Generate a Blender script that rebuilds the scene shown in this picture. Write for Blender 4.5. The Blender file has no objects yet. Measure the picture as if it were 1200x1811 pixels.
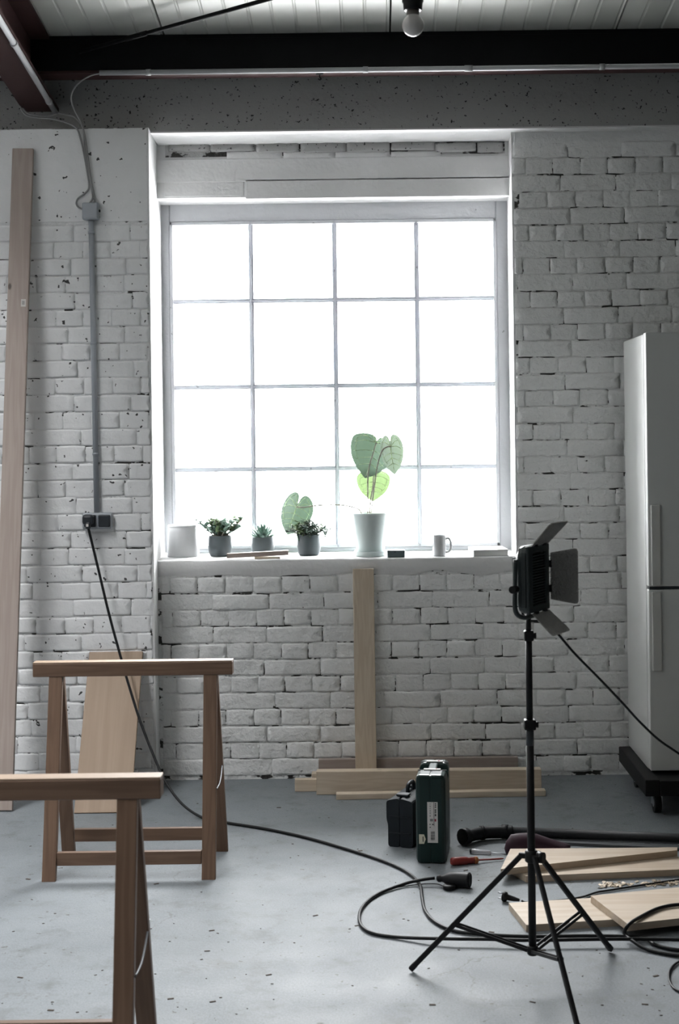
import bpy, bmesh, math, random
from mathutils import Vector, Matrix, noise as mnoise

random.seed(7)
sc = bpy.context.scene
COL = sc.collection
R = math.radians

# ------------------------------------------------------------------ camera
FPX = 2515.0            # focal length in pixels of the 1200 x 1811 frame (50 mm on 24 x 36)
PX, PY = 660.0, 770.0   # principal point (the lens is shifted; the camera is level)
ROLL = R(0.72)
H = 1.605               # camera height
CY = -6.67              # camera distance from the brick wall (wall face is Y = 0)
cam_d = bpy.data.cameras.new('camera')
cam = bpy.data.objects.new('camera', cam_d)
COL.objects.link(cam)
cam_d.sensor_fit = 'VERTICAL'
cam_d.sensor_width = 24.0
cam_d.sensor_height = 36.0
cam_d.lens = FPX / 1811.0 * 36.0
cam_d.shift_x = -(PX - 600.0) / 1811.0
cam_d.shift_y = -(905.5 - PY) / 1811.0
cam_d.dof.use_dof = True
cam_d.dof.focus_distance = 6.0
cam_d.dof.aperture_fstop = 5.6
cam.matrix_world = (Matrix.Translation((0, CY, H)) @ Matrix.Rotation(R(90), 4, 'X')
                    @ Matrix.Rotation(-ROLL, 4, 'Z'))
sc.camera = cam

# ------------------------------------------------------------------ light
world = bpy.data.worlds.new('overcast_sky')
sc.world = world
world.use_nodes = True
bg = world.node_tree.nodes['Background']
bg.inputs['Color'].default_value = (0.985, 0.992, 1.0, 1)
bg.inputs['Strength'].default_value = 10.0

def portal(name, loc, rot, sx, sy):
    l = bpy.data.lights.new(name, 'AREA')
    l.shape = 'RECTANGLE'; l.size = sx; l.size_y = sy
    l.cycles.is_portal = True
    o = bpy.data.objects.new(name, l)
    COL.objects.link(o); o.location = loc; o.rotation_euler = rot

LWX = -2.95                      # left wall of the hall (out of frame)
SKY_Y0, SKY_Y1 = -5.6, -1.0      # unseen skylight, added to brighten the left wall and floor
portal('portal_front', (-0.16, 0.50, 1.9), (R(-90), 0, 0), 1.8, 1.8)
portal('portal_roof', (-2.42, (SKY_Y0 + SKY_Y1) / 2, 4.18), (R(-8.4), 0, 0), 1.0, 4.7)

sc.view_settings.view_transform = 'Standard'
sc.view_settings.look = 'None'
sc.view_settings.gamma = 1.0
sc.view_settings.use_curve_mapping = False
sc.view_settings.exposure = 2.12
sc.cycles.use_denoising = True
sc.cycles.max_bounces = 10
sc.cycles.diffuse_bounces = 6
sc.cycles.transparent_max_bounces = 12
sc.cycles.sample_clamp_indirect = 8.0

# ------------------------------------------------------------------ pixel -> place
def K(px, py):
    u, v = px - PX, py - PY
    c, s = math.cos(ROLL), math.sin(ROLL)
    return u * c - v * s, u * s + v * c
def W(px, py, Y):               # the point seen at a pixel on the plane Y
    u, v = K(px, py); Z = Y - CY
    return Vector((u * Z / FPX, Y, H - v * Z / FPX))
def F(px, py, z=0.0):           # the point seen at a pixel on the level z
    u, v = K(px, py); Z = (H - z) * FPX / v
    return Vector((u * Z / FPX, CY + Z, z))

# ------------------------------------------------------------------ materials
def mat(name, base=(0.8, 0.8, 0.8), rough=0.5, metal=0.0, spec=0.5):
    m = bpy.data.materials.new(name); m.use_nodes = True
    b = m.node_tree.nodes['Principled BSDF']
    b.inputs['Base Color'].default_value = (*base, 1)
    b.inputs['Roughness'].default_value = rough
    b.inputs['Metallic'].default_value = metal
    b.inputs['Specular IOR Level'].default_value = spec
    return m
def nd(m, t, **kw):
    n = m.node_tree.nodes.new(t)
    for k, v in kw.items(): setattr(n, k, v)
    return n
def lk(m, a, b): m.node_tree.links.new(a, b)
def bsdf(m): return m.node_tree.nodes['Principled BSDF']
def coords(m, kind='Object', scale=(1, 1, 1)):
    tc = nd(m, 'ShaderNodeTexCoord'); mp = nd(m, 'ShaderNodeMapping')
    mp.inputs['Scale'].default_value = scale
    lk(m, tc.outputs[kind], mp.inputs['Vector'])
    return mp.outputs['Vector']
def geo_coords(m, scale=(1, 1, 1)):
    g = nd(m, 'ShaderNodeNewGeometry'); mp = nd(m, 'ShaderNodeMapping')
    mp.inputs['Scale'].default_value = scale
    lk(m, g.outputs['Position'], mp.inputs['Vector'])
    return mp.outputs['Vector']
def noise_tex(m, vec, scale, detail=4, rough=0.55):
    n = nd(m, 'ShaderNodeTexNoise')
    n.inputs['Scale'].default_value = scale; n.inputs['Detail'].default_value = detail
    n.inputs['Roughness'].default_value = rough
    lk(m, vec, n.inputs['Vector']); return n.outputs['Fac']
def ramp(m, fac, stops):
    r = nd(m, 'ShaderNodeValToRGB'); e = r.color_ramp.elements
    while len(e) < len(stops): e.new(0.5)
    for i, (p, c) in enumerate(stops):
        e[i].position = p; e[i].color = (*c, 1) if len(c) == 3 else c
    lk(m, fac, r.inputs['Fac']); return r.outputs['Color']
def mix(m, fac, a, b, mode='MIX'):
    x = nd(m, 'ShaderNodeMix', data_type='RGBA', blend_type=mode)
    if isinstance(fac, (int, float)): x.inputs[0].default_value = fac
    else: lk(m, fac, x.inputs[0])
    for i, s in ((6, a), (7, b)):
        if isinstance(s, tuple): x.inputs[i].default_value = (*s, 1)
        else: lk(m, s, x.inputs[i])
    return x.outputs[2]
def bump(m, fac, strength, dist):
    b = nd(m, 'ShaderNodeBump'); b.inputs['Strength'].default_value = strength
    b.inputs['Distance'].default_value = dist
    lk(m, fac, b.inputs['Height']); lk(m, b.outputs['Normal'], bsdf(m).inputs['Normal'])
    return b

def painted(name, base, dirt, speck_scale=0.0, speck_t=0.7, bscale=30, bdist=0.006, rough=0.62):
    """thick old paint: tint clouds, small bare pits, brush relief"""
    m = mat(name, base, rough)
    v = geo_coords(m)
    cl = noise_tex(m, v, 2.5, 5)
    col = mix(m, ramp(m, cl, [(0.35, (0, 0, 0)), (0.75, (1, 1, 1))]), base, tuple(c * 0.90 for c in base))
    if speck_scale:
        sp = noise_tex(m, v, speck_scale, 2, 0.5)
        col = mix(m, ramp(m, sp, [(speck_t, (0, 0, 0)), (speck_t + 0.015, (1, 1, 1))]), col, dirt)
    lk(m, col, bsdf(m).inputs['Base Color'])
    b1 = nd(m, 'ShaderNodeBump'); b1.inputs['Strength'].default_value = 0.6; b1.inputs['Distance'].default_value = bdist * 3
    lk(m, noise_tex(m, v, bscale * 0.3, 4, 0.6), b1.inputs['Height'])
    b2 = bump(m, noise_tex(m, v, bscale, 6, 0.6), 0.7, bdist); lk(m, b1.outputs['Normal'], b2.inputs['Normal'])
    return m

WHITE = (0.84, 0.845, 0.84)
M = {}
M['brick'] = painted('painted_brick', WHITE, (0.10, 0.095, 0.09), 22, 0.76, 32, 0.010)
M['brick_smooth'] = painted('thickly_painted_brick', (0.83, 0.835, 0.84), (0.06, 0.06, 0.06), 36, 0.705, 26, 0.005)
def mortar(name, t, base):
    m = painted(name, base, (0.1, 0.1, 0.1), 0, 0, 45, 0.012)
    v = geo_coords(m, (1, 1, 1.6))
    n1 = noise_tex(m, v, 9, 3, 0.6)
    old = bsdf(m).inputs['Base Color'].links[0].from_socket
    lk(m, mix(m, ramp(m, n1, [(t, (0, 0, 0)), (t + 0.03, (1, 1, 1))]), old, (0.035, 0.033, 0.03)),
       bsdf(m).inputs['Base Color'])
    return m
M['mortar'] = mortar('painted_mortar', 0.525, WHITE)
M['mortar_smooth'] = mortar('filled_mortar', 0.575, (0.83, 0.835, 0.84))
M['joint'] = mortar('bare_crumbling_joint', 0.50, (0.50, 0.50, 0.50))
M['reveal'] = painted('painted_reveal', (0.70, 0.70, 0.70), (0.2, 0.2, 0.2), 0, 0, 18, 0.006)
M['lintel'] = painted('grey_lintel_concrete', (0.37, 0.37, 0.365), (0.03, 0.03, 0.03), 72, 0.675, 40, 0.003, 0.7)
M['frame'] = painted('old_frame_paint', (0.46, 0.47, 0.49), (0.25, 0.25, 0.25), 30, 0.735, 30, 0.003, 0.5)
M['bar'] = painted('glazing_bar_paint', (0.42, 0.44, 0.48), (0.2, 0.2, 0.22), 25, 0.70, 40, 0.003, 0.5)
M['panel'] = mat('ceiling_panel', (0.40, 0.41, 0.385), 0.5)
M['ceiling'] = mat('roof_void', (0.12, 0.12, 0.12), 0.8)
M['plaster'] = mat('hall_plaster', (0.14, 0.14, 0.135), 0.8)
M['steel_black'] = mat('black_steel', (0.004, 0.004, 0.005), 0.7, 0.0, 0.2)
M['steel_red'] = mat('red_oxide_steel', (0.045, 0.019, 0.018), 0.6, 0.0, 0.3)
M['conduit'] = mat('grey_conduit', (0.40, 0.41, 0.42), 0.4)
M['conduit_wall'] = mat('blue_grey_conduit', (0.36, 0.385, 0.42), 0.45)
M['cable_grey'] = mat('grey_cable', (0.30, 0.30, 0.30), 0.5)
M['black'] = mat('black_plastic', (0.007, 0.007, 0.008), 0.5, 0.0, 0.28)
M['rubber'] = mat('black_rubber', (0.008, 0.0085, 0.0095), 0.5, 0.0, 0.28)
M['dark'] = mat('dark_slate_plastic', (0.025, 0.03, 0.036), 0.45)
M['dim'] = mat('painted_opening_shade', (0.006, 0.006, 0.006), 0.9)  # near-black that paints the shade of openings onto closed faces
M['white_gloss'] = mat('fridge_enamel', (0.58, 0.59, 0.58), 0.35)
M['gasket'] = mat('gasket', (0.30, 0.31, 0.31), 0.6)
M['handle'] = mat('grey_handle', (0.52, 0.52, 0.50), 0.4)
M['ceramic'] = mat('white_ceramic', (0.50, 0.51, 0.52), 0.35)
M['mint'] = mat('pale_mint_glaze', (0.62, 0.70, 0.69), 0.4)
M['charcoal'] = mat('charcoal_pot', (0.065, 0.082, 0.09), 0.55)
M['soil'] = mat('soil', (0.05, 0.035, 0.025), 0.9)
M['slate'] = mat('slate_case', (0.11, 0.15, 0.16), 0.5)
M['paper'] = mat('white_paper', (0.78, 0.78, 0.76), 0.7)
M['label'] = mat('sticker', (0.62, 0.60, 0.58), 0.6)
M['label_cream'] = mat('cream_sticker', (0.62, 0.60, 0.47), 0.6)
M['ink'] = mat('print_ink', (0.03, 0.03, 0.03), 0.7)
M['ink_red'] = mat('print_red', (0.30, 0.05, 0.07), 0.7)
M['ink_grey'] = mat('print_grey', (0.22, 0.22, 0.22), 0.7)
M['green_case'] = mat('dark_green_case', (0.004, 0.020, 0.0175), 0.38, 0.0, 0.4)
M['navy_case'] = mat('dark_navy_case', (0.010, 0.014, 0.018), 0.5, 0.0, 0.28)
M['steel'] = mat('bright_steel', (0.45, 0.46, 0.48), 0.35, 1.0)
M['stay'] = mat('dull_zinc', (0.16, 0.17, 0.18), 0.5, 0.6)
M['knot'] = mat('dark_knot', (0.035, 0.02, 0.014), 0.5)
M['red'] = mat('red_handle', (0.22, 0.025, 0.02), 0.35)
M['orange'] = mat('orange_ring', (0.30, 0.09, 0.02), 0.4)
M['maroon'] = mat('maroon_cloth', (0.032, 0.011, 0.02), 0.6, 0.0, 0.3)
M['bulb'] = mat('opal_bulb', (0.62, 0.60, 0.58), 0.22)
M['bulb_neck'] = mat('bulb_neck', (0.17, 0.155, 0.14), 0.4)
M['pipe'] = mat('black_pipe', (0.011,0.012,0.014), 0.5, 0.0, 0.28)
M['dull_strip'] = mat('dull_dark', (0.09, 0.095, 0.10), 0.5, 0.3)
M['lamp_body'] = mat('dark_green_grey_metal', (0.024, 0.034, 0.034), 0.4)
m = M['clear'] = mat('clear_plastic', (0.85, 0.87, 0.92), 0.12)
bsdf(m).inputs['Transmission Weight'].default_value = 0.35

# hammered reflector metal of the barn doors
m = M['hammered'] = mat('hammered_metal', (0.34, 0.33, 0.315), 0.4, 0.35)
vo = nd(m, 'ShaderNodeTexVoronoi'); vo.inputs['Scale'].default_value = 210
lk(m, coords(m), vo.inputs['Vector'])
bump(m, vo.outputs['Distance'], 0.9, 0.004)

# window glass: clear, a little reflective
m = M['glass'] = bpy.data.materials.new('window_glass'); m.use_nodes = True
nt = m.node_tree; nt.nodes.clear()
o = nd(m, 'ShaderNodeOutputMaterial'); t = nd(m, 'ShaderNodeBsdfTransparent'); g = nd(m, 'ShaderNodeBsdfGlossy')
t.inputs['Color'].default_value = (0.97, 0.97, 0.97, 1); g.inputs['Roughness'].default_value = 0.05
fr = nd(m, 'ShaderNodeFresnel'); fr.inputs['IOR'].default_value = 1.25
mx = nd(m, 'ShaderNodeMixShader')
lk(m, fr.outputs[0], mx.inputs[0]); lk(m, t.outputs[0], mx.inputs[1]); lk(m, g.outputs[0], mx.inputs[2])
lk(m, mx.outputs[0], o.inputs['Surface'])

# floor: worn painted screed
m = M['floor'] = mat('worn_grey_screed', (0.4, 0.42, 0.44), 0.55, 0.0, 0.32)
v = geo_coords(m)
c1 = ramp(m, noise_tex(m, v, 1.3, 6, 0.6), [(0.30, (0.16, 0.178, 0.192)), (0.70, (0.225, 0.247, 0.266))])
c2 = mix(m, ramp(m, noise_tex(m, v, 7, 7, 0.7), [(0.52, (0, 0, 0)), (0.70, (1, 1, 1))]), c1, (0.13, 0.14, 0.145))
c2 = mix(m, ramp(m, noise_tex(m, v, 170, 3, 0.7), [(0.42, (0, 0, 0)), (0.66, (0.7, 0.7, 0.7))]), c2, (0.135, 0.145, 0.15))
c3 = mix(m, ramp(m, noise_tex(m, v, 34, 3, 0.6), [(0.675, (0, 0, 0)), (0.69, (0.8, 0.8, 0.8))]), c2, (0.06, 0.055, 0.05))
vo = nd(m, 'ShaderNodeTexVoronoi', feature='DISTANCE_TO_EDGE'); vo.inputs['Scale'].default_value = 1.1
wn = nd(m, 'ShaderNodeTexNoise'); wn.inputs['Scale'].default_value = 3.0; wn.inputs['Detail'].default_value = 6
lk(m, v, wn.inputs['Vector'])
vm = nd(m, 'ShaderNodeVectorMath', operation='ADD'); lk(m, v, vm.inputs[0]); lk(m, wn.outputs['Color'], vm.inputs[1])
lk(m, vm.outputs[0], vo.inputs['Vector'])
cr = ramp(m, vo.outputs['Distance'], [(0.0, (1, 1, 1)), (0.009, (0, 0, 0))])
gate = ramp(m, noise_tex(m, v, 1.7, 2), [(0.50, (0, 0, 0)), (0.60, (0.75, 0.75, 0.75))])
lk(m, mix(m, mix(m, 1.0, cr, gate, 'MULTIPLY'), c3, (0.10, 0.10, 0.10)), bsdf(m).inputs['Base Color'])
rr = ramp(m, noise_tex(m, v, 5, 5), [(0.3, (0.50, 0.50, 0.50)), (0.7, (0.66, 0.66, 0.66))])
lk(m, rr, bsdf(m).inputs['Roughness'])
bump(m, noise_tex(m, v, 60, 8, 0.75), 0.4, 0.005)

def wood(name, light, dark, scale=1.0, rough=0.6, knots=True, ring=10):
    """grain runs along the local X axis"""
    m = mat(name, light, rough)
    oi = nd(m, 'ShaderNodeObjectInfo')
    tc = nd(m, 'ShaderNodeTexCoord'); ad = nd(m, 'ShaderNodeVectorMath', operation='ADD')
    cmb = nd(m, 'ShaderNodeCombineXYZ')
    mu = nd(m, 'ShaderNodeMath', operation='MULTIPLY'); mu.inputs[1].default_value = 13.7
    lk(m, oi.outputs['Random'], mu.inputs[0])
    for k in range(3): lk(m, mu.outputs[0], cmb.inputs[k])
    lk(m, tc.outputs['Object'], ad.inputs[0]); lk(m, cmb.outputs[0], ad.inputs[1])
    mp = nd(m, 'ShaderNodeMapping'); mp.inputs['Scale'].default_value = (1.2 * scale, 14 * scale, 14 * scale)
    lk(m, ad.outputs[0], mp.inputs['Vector'])
    n1 = noise_tex(m, mp.outputs['Vector'], 1.0, 3)
    sn = nd(m, 'ShaderNodeMath', operation='MULTIPLY'); sn.inputs[1].default_value = ring * 6.283
    si = nd(m, 'ShaderNodeMath', operation='SINE')
    lk(m, n1, sn.inputs[0]); lk(m, sn.outputs[0], si.inputs[0])
    mr = nd(m, 'ShaderNodeMapRange'); mr.inputs[1].default_value = -1; mr.inputs[2].default_value = 1
    lk(m, si.outputs[0], mr.inputs[0])
    mp2 = nd(m, 'ShaderNodeMapping'); mp2.inputs['Scale'].default_value = (3, 120, 120)
    lk(m, ad.outputs[0], mp2.inputs['Vector'])
    fine = noise_tex(m, mp2.outputs['Vector'], 1.0, 3)
    col = mix(m, ramp(m, mr.outputs[0], [(0.2, (0, 0, 0)), (0.95, (0.55, 0.55, 0.55))]), light, dark)
    col = mix(m, ramp(m, fine, [(0.4, (0, 0, 0)), (0.75, (0.5, 0.5, 0.5))]), col, dark)
    if knots:
        mp3 = nd(m, 'ShaderNodeMapping'); mp3.inputs['Scale'].default_value = (3.2, 6, 6)
        lk(m, ad.outputs[0], mp3.inputs['Vector'])
        vk = nd(m, 'ShaderNodeTexVoronoi'); vk.inputs['Scale'].default_value = 1.0
        lk(m, mp3.outputs['Vector'], vk.inputs['Vector'])
        col = mix(m, ramp(m, vk.outputs['Distance'], [(0.035, (0.9, 0.9, 0.9)), (0.06, (0, 0, 0))]), col,
                  tuple(c * 0.25 for c in dark))
    lk(m, col, bsdf(m).inputs['Base Color'])
    bump(m, fine, 0.25, 0.001)
    return m
M['pine'] = wood('pale_pine', (0.61, 0.52, 0.41), (0.51, 0.41, 0.305))
M['pine_grey'] = wood('weathered_pine', (0.40, 0.335, 0.30), (0.335, 0.27, 0.235), 0.7)
M['ply'] = wood('plywood_face', (0.35, 0.255, 0.18), (0.29, 0.205, 0.14), 0.4, 0.6, False, 5)
M['board'] = wood('pale_board', (0.50, 0.42, 0.33), (0.41, 0.315, 0.225), 0.5, 0.55, False, 7)
M['trestle'] = wood('brown_trestle_wood', (0.155, 0.092, 0.058), (0.095, 0.053, 0.032), 0.8, 0.5, False, 8)

def leaf_mat(name, c, trans):
    m = bpy.data.materials.new(name); m.use_nodes = True
    nt = m.node_tree; nt.nodes.clear()
    o = nd(m, 'ShaderNodeOutputMaterial'); d = nd(m, 'ShaderNodeBsdfPrincipled'); t = nd(m, 'ShaderNodeBsdfTranslucent')
    mx = nd(m, 'ShaderNodeMixShader'); mx.inputs[0].default_value = trans
    d.inputs['Base Color'].default_value = (*c, 1); d.inputs['Roughness'].default_value = 0.45
    t.inputs['Color'].default_value = (c[0] * 1.3, c[1] * 1.3, c[2] * 1.1, 1)
    lk(m, d.outputs[0], mx.inputs[1]); lk(m, t.outputs[0], mx.inputs[2]); lk(m, mx.outputs[0], o.inputs['Surface'])
    return m
M['leaf_dark'] = leaf_mat('velvet_leaf', (0.075, 0.115, 0.09), 0.09)
M['leaf_mid'] = leaf_mat('young_leaf', (0.17, 0.25, 0.12), 0.11)
M['leaf_pale'] = leaf_mat('leaf_back', (0.20, 0.26, 0.22), 0.10)
M['vein'] = leaf_mat('pale_vein', (0.70, 0.80, 0.60), 0.3)
M['stem'] = leaf_mat('thin_stem', (0.30, 0.28, 0.24), 0.05)
M['succulent'] = leaf_mat('grey_green_succulent', (0.20, 0.31, 0.25), 0.12)
M['aloe'] = leaf_mat('blue_green_aloe', (0.15, 0.24, 0.20), 0.08)
M['fern'] = leaf_mat('deep_green_foliage', (0.085, 0.14, 0.10), 0.08)

# ------------------------------------------------------------------ mesh building
class MB:
    def __init__(s): s.v = []; s.f = []; s.sm = []
    def add(s, vs, fs, smooth=False, mtx=None):
        b = len(s.v)
        s.v += [tuple((mtx @ Vector(p)) if mtx else p) for p in vs]
        s.f += [tuple(i + b for i in f) for f in fs]
        s.sm += [smooth] * len(fs)
        return s
    def box(s, sx, sy, sz, mtx=None, bev=0.0, seg=2, c=(0, 0, 0)):
        """box centred on c, sides sx sy sz, edges rounded by bev"""
        bm = bmesh.new(); bmesh.ops.create_cube(bm, size=1.0)
        for v in bm.verts: v.co = Vector((v.co.x * sx, v.co.y * sy, v.co.z * sz)) + Vector(c)
        if bev > 0:
            bmesh.ops.bevel(bm, geom=bm.edges[:], offset=min(bev, 0.45 * min(sx, sy, sz)), segments=seg,
                            profile=0.5, affect='EDGES')
        bm.verts.index_update()
        vs = [v.co.copy() for v in bm.verts]; fs = [[v.index for v in f.verts] for f in bm.faces]
        bm.free()
        return s.add(vs, fs, False, mtx)
    def span(s, a, b, bev=0.0, seg=2):
        a, b = Vector(a), Vector(b); d = b - a
        return s.box(abs(d.x), abs(d.y), abs(d.z), None, bev, seg, (a + b) / 2)
    def tube(s, pts, r, n=10, cap=True, smooth=True):
        pts = [Vector(p) for p in pts]; N = len(pts)
        rr = r if isinstance(r, (list, tuple)) else [r] * N
        vs, fs = [], []
        up = None
        for i, p in enumerate(pts):
            t = (pts[min(i + 1, N - 1)] - pts[max(i - 1, 0)]).normalized()
            if up is None:
                up = Vector((0, 0, 1)) if abs(t.z) < 0.9 else Vector((1, 0, 0))
            a = t.cross(up)
            if a.length < 1e-6: a = t.cross(Vector((0, 1, 0.1)))
            a.normalize(); b = a.cross(t).normalized(); up = b
            for k in range(n):
                q = 2 * math.pi * k / n
                vs.append(p + (a * math.cos(q) + b * math.sin(q)) * rr[i])
        for i in range(N - 1):
            for k in range(n):
                k2 = (k + 1) % n
                fs.append((i * n + k, i * n + k2, (i + 1) * n + k2, (i + 1) * n + k))
        s.add(vs, fs, smooth)
        if cap:
            base = len(s.v) - len(vs)
            s.f.append(tuple(base + k for k in range(n))[::-1]); s.sm.append(False)
            s.f.append(tuple(base + (N - 1) * n + k for k in range(n))); s.sm.append(False)
        return s
    def lathe(s, prof, n=32, mtx=None, smooth=True):
        """profile of (radius, z) turned about local Z"""
        vs, fs = [], []
        for r, z in prof:
            for k in range(n):
                q = 2 * math.pi * k / n
                vs.append((r * math.cos(q), r * math.sin(q), z))
        for i in range(len(prof) - 1):
            for k in range(n):
                k2 = (k + 1) % n
                fs.append((i * n + k, i * n + k2, (i + 1) * n + k2, (i + 1) * n + k))
        fs.append(tuple(range(n))[::-1]); fs.append(tuple((len(prof) - 1) * n + k for k in range(n)))
        s.add(vs, fs, smooth, mtx)
        s.sm[-1] = s.sm[-2] = False
        return s
    def prism(s, poly, z0, z1, mtx=None):
        """polygon in local XY swept from z0 to z1"""
        n = len(poly)
        vs = [(x, y, z0) for x, y in poly] + [(x, y, z1) for x, y in poly]
        fs = [tuple(range(n))[::-1], tuple(range(n, 2 * n))]
        fs += [(i, (i + 1) % n, n + (i + 1) % n, n + i) for i in range(n)]
        return s.add(vs, fs, False, mtx)
    def mesh(s, name, off=None):
        me = bpy.data.meshes.new(name)
        vs = s.v if off is None else [tuple(Vector(p) - off) for p in s.v]
        me.from_pydata([tuple(p) for p in vs], [], s.f)
        me.polygons.foreach_set('use_smooth', s.sm)
        bm = bmesh.new(); bm.from_mesh(me); bmesh.ops.recalc_face_normals(bm, faces=bm.faces[:])
        bm.to_mesh(me); bm.free(); me.update()
        return me

def link(name, data, parent=None, material=None):
    o = bpy.data.objects.new(name, data); COL.objects.link(o)
    if parent is not None: o.parent = parent
    if material is not None: data.materials.append(material)
    return o
def root_loc(p):
    v = Vector((0, 0, 0))
    while p is not None: v += p.location; p = p.parent
    return v
def tag(o, label, cat, group=None):
    o['label'] = label; o['category'] = cat
    if group: o['group'] = group
    return o
def thing(name, loc, label, cat, group=None):
    o = link(name, None); o.location = loc; o.empty_display_size = 0.05
    return tag(o, label, cat, group)
def part(name, mb, material, parent, label=None):
    """a part whose mesh was drawn in world coordinates"""
    o = link(name, mb.mesh(name, root_loc(parent)), parent, material)
    if label: o['label'] = label
    return o
def lpart(name, mb, material, parent, mtx, label=None):
    """a part drawn about its own origin and put at a world matrix"""
    o = link(name, mb.mesh(name), parent, material)
    o.matrix_local = Matrix.Translation(-root_loc(parent)) @ mtx
    if label: o['label'] = label
    return o
def solid(name, mb, material, loc, label, cat, group=None):
    """a thing that is one mesh drawn in world coordinates"""
    loc = Vector(loc)
    o = link(name, mb.mesh(name, loc), None, material); o.location = loc
    return tag(o, label, cat, group)
def lsolid(name, mb, material, mtx, label, cat, group=None):
    o = link(name, mb.mesh(name), None, material); o.matrix_world = mtx
    return tag(o, label, cat, group)
def struct(name, mb, material, parent=None):
    o = link(name, mb.mesh(name), parent, material)
    o['kind'] = 'structure'
    return o
def smooth_path(pts, sub=8):
    pts = [Vector(p) for p in pts]; out = []
    for i in range(len(pts) - 1):
        p0 = pts[max(i - 1, 0)]; p1 = pts[i]; p2 = pts[i + 1]; p3 = pts[min(i + 2, len(pts) - 1)]
        for k in range(sub):
            t = k / sub
            out.append(0.5 * ((2 * p1) + (p2 - p0) * t + (2 * p0 - 5 * p1 + 4 * p2 - p3) * t * t
                              + (3 * p1 - p0 - 3 * p2 + p3) * t ** 3))
    out.append(pts[-1]); return out
def frame(origin, x, z):
    """matrix with local X along x and local Z as near z as it can be"""
    x = Vector(x).normalized(); z = Vector(z); y = z.cross(x).normalized(); z = x.cross(y).normalized()
    m = Matrix((x, y, z)).transposed().to_4x4(); m.translation = Vector(origin)
    return m

# ------------------------------------------------------------------ the setting
PIER_Y, BAND_Y, SPAN_Y, WIN_Y = -0.18, -0.09, 0.20, 0.40
XL = W(263, 640, PIER_Y).x             # corner of the left pier
XR = W(912, 600, 0.0).x                # edge of the right wall
XLW = W(283, 600, WIN_Y).x             # window opening at the frame
XRW = W(903, 600, WIN_Y).x
ZB = W(600, 229, BAND_Y).z             # underside of the concrete band
ZS = W(600, 347, SPAN_Y).z             # underside of the wall above the window
SILL = 1.03
RWX, BKY = 4.2, -10.0

struct('floor', MB().span((LWX - 0.3, BKY - 0.2, -0.1), (RWX + 0.2, 0.45, 0.0)), M['floor'])
# brick walls of the window side: solid cores with painted bricks proud of the joints
wl = struct('wall_back_left', MB().prism([(LWX - 0.3, PIER_Y), (XL, PIER_Y), (XLW - 0.004, WIN_Y), (XLW - 0.004, 0.5), (LWX - 0.3, 0.5)], 0, ZB), M['mortar_smooth'])
wr = struct('wall_back_right', MB().prism([(XR, 0), (RWX + 0.2, 0), (RWX + 0.2, 0.5), (XRW + 0.004, 0.5), (XRW + 0.004, WIN_Y)], 0, ZB), M['mortar'])
wp = struct('wall_back', MB().span((XL - 0.02, 0, 0), (XR + 0.02, 0.45, SILL - 0.06)), M['mortar'])
wu = struct('wall_above_window', MB().span((XLW - 0.03, SPAN_Y, ZS), (XRW + 0.03, 0.5, ZB + 0.02)), M['reveal'])
struct('wall_upper', MB().span((LWX - 0.3, BAND_Y, ZB), (RWX + 0.2, 0.5, 4.0)), M['lintel'])
# plaster skins of the window reveals
b = MB()
b.add([(XL, PIER_Y - 0.002, 0), (XLW, WIN_Y, 0), (XLW, WIN_Y, ZB), (XL, PIER_Y - 0.002, ZB),
       (XL + 0.012, PIER_Y - 0.002, 0), (XLW + 0.012, WIN_Y, 0), (XLW + 0.012, WIN_Y, ZB), (XL + 0.012, PIER_Y - 0.002, ZB)],
      [(0, 1, 2, 3), (4, 5, 6, 7), (0, 1, 5, 4), (3, 2, 6, 7), (0, 3, 7, 4), (1, 2, 6, 5)])
struct('trim_1', b, M['reveal'])
b = MB()
b.add([(XR, -0.002, SILL - .06), (XRW, WIN_Y, SILL - .06), (XRW, WIN_Y, ZB), (XR, -0.002, ZB),
       (XR - 0.012, -0.002, SILL - .06), (XRW - 0.012, WIN_Y, SILL - .06), (XRW - 0.012, WIN_Y, ZB), (XR - 0.012, -0.002, ZB)],
      [(0, 1, 2, 3), (4, 5, 6, 7), (0, 1, 5, 4), (3, 2, 6, 7), (0, 3, 7, 4), (1, 2, 6, 5)])
struct('trim_2', b, M['reveal'])
# sill: rough plaster shelf, its front edge uneven
NX = 60; vs = []; fs = []
prof = [(-0.003, SILL - 0.075), (-0.006, SILL - 0.05), (-0.005, SILL - 0.006), (0.002, SILL - 0.0005), (0.06, SILL), (0.42, SILL)]
for i in range(NX + 1):
    x = XL - 0.005 + (XR + 0.01 - XL) * i / NX
    for j, (y, z) in enumerate(prof):
        a = 0.006 if j < 4 else 0.0
        n = mnoise.noise(Vector((x * 9, j * 1.7, 3.1)))
        n2 = mnoise.noise(Vector((x * 5, j * 0.3, 9.0)))
        vs.append((x, y + a * n, z + (0.022 * n2 if j == 0 else a * 0.3 * n)))
for i in range(NX):
    for j in range(len(prof) - 1):
        a = i * len(prof) + j
        fs.append((a, a + 1, a + len(prof) + 1, a + len(prof)))
b = MB().add(vs, fs, True)
b.span((XL, 0.004, SILL - 0.07), (XR, 0.42, SILL - 0.004))
struct('trim_3', b, M['reveal'])
# white-painted soffit under the concrete band
struct('trim_4', MB().span((XL + 0.002, BAND_Y - 0.001, ZB - 0.006), (RWX, SPAN_Y + 0.01, ZB + 0.001)), M['reveal'])

# other walls of the hall
struct('wall_left', MB().span((LWX - 0.3, BKY, 0), (LWX, 0.4, 5.2)), M['plaster'])
struct('wall_right', MB().span((RWX, BKY, 0), (RWX + 0.2, 0, 5.2)), M['plaster'])
struct('wall_front', MB().span((LWX - 0.3, BKY - 0.2, 0), (RWX + 0.2, BKY, 5.2)), M['plaster'])

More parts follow.
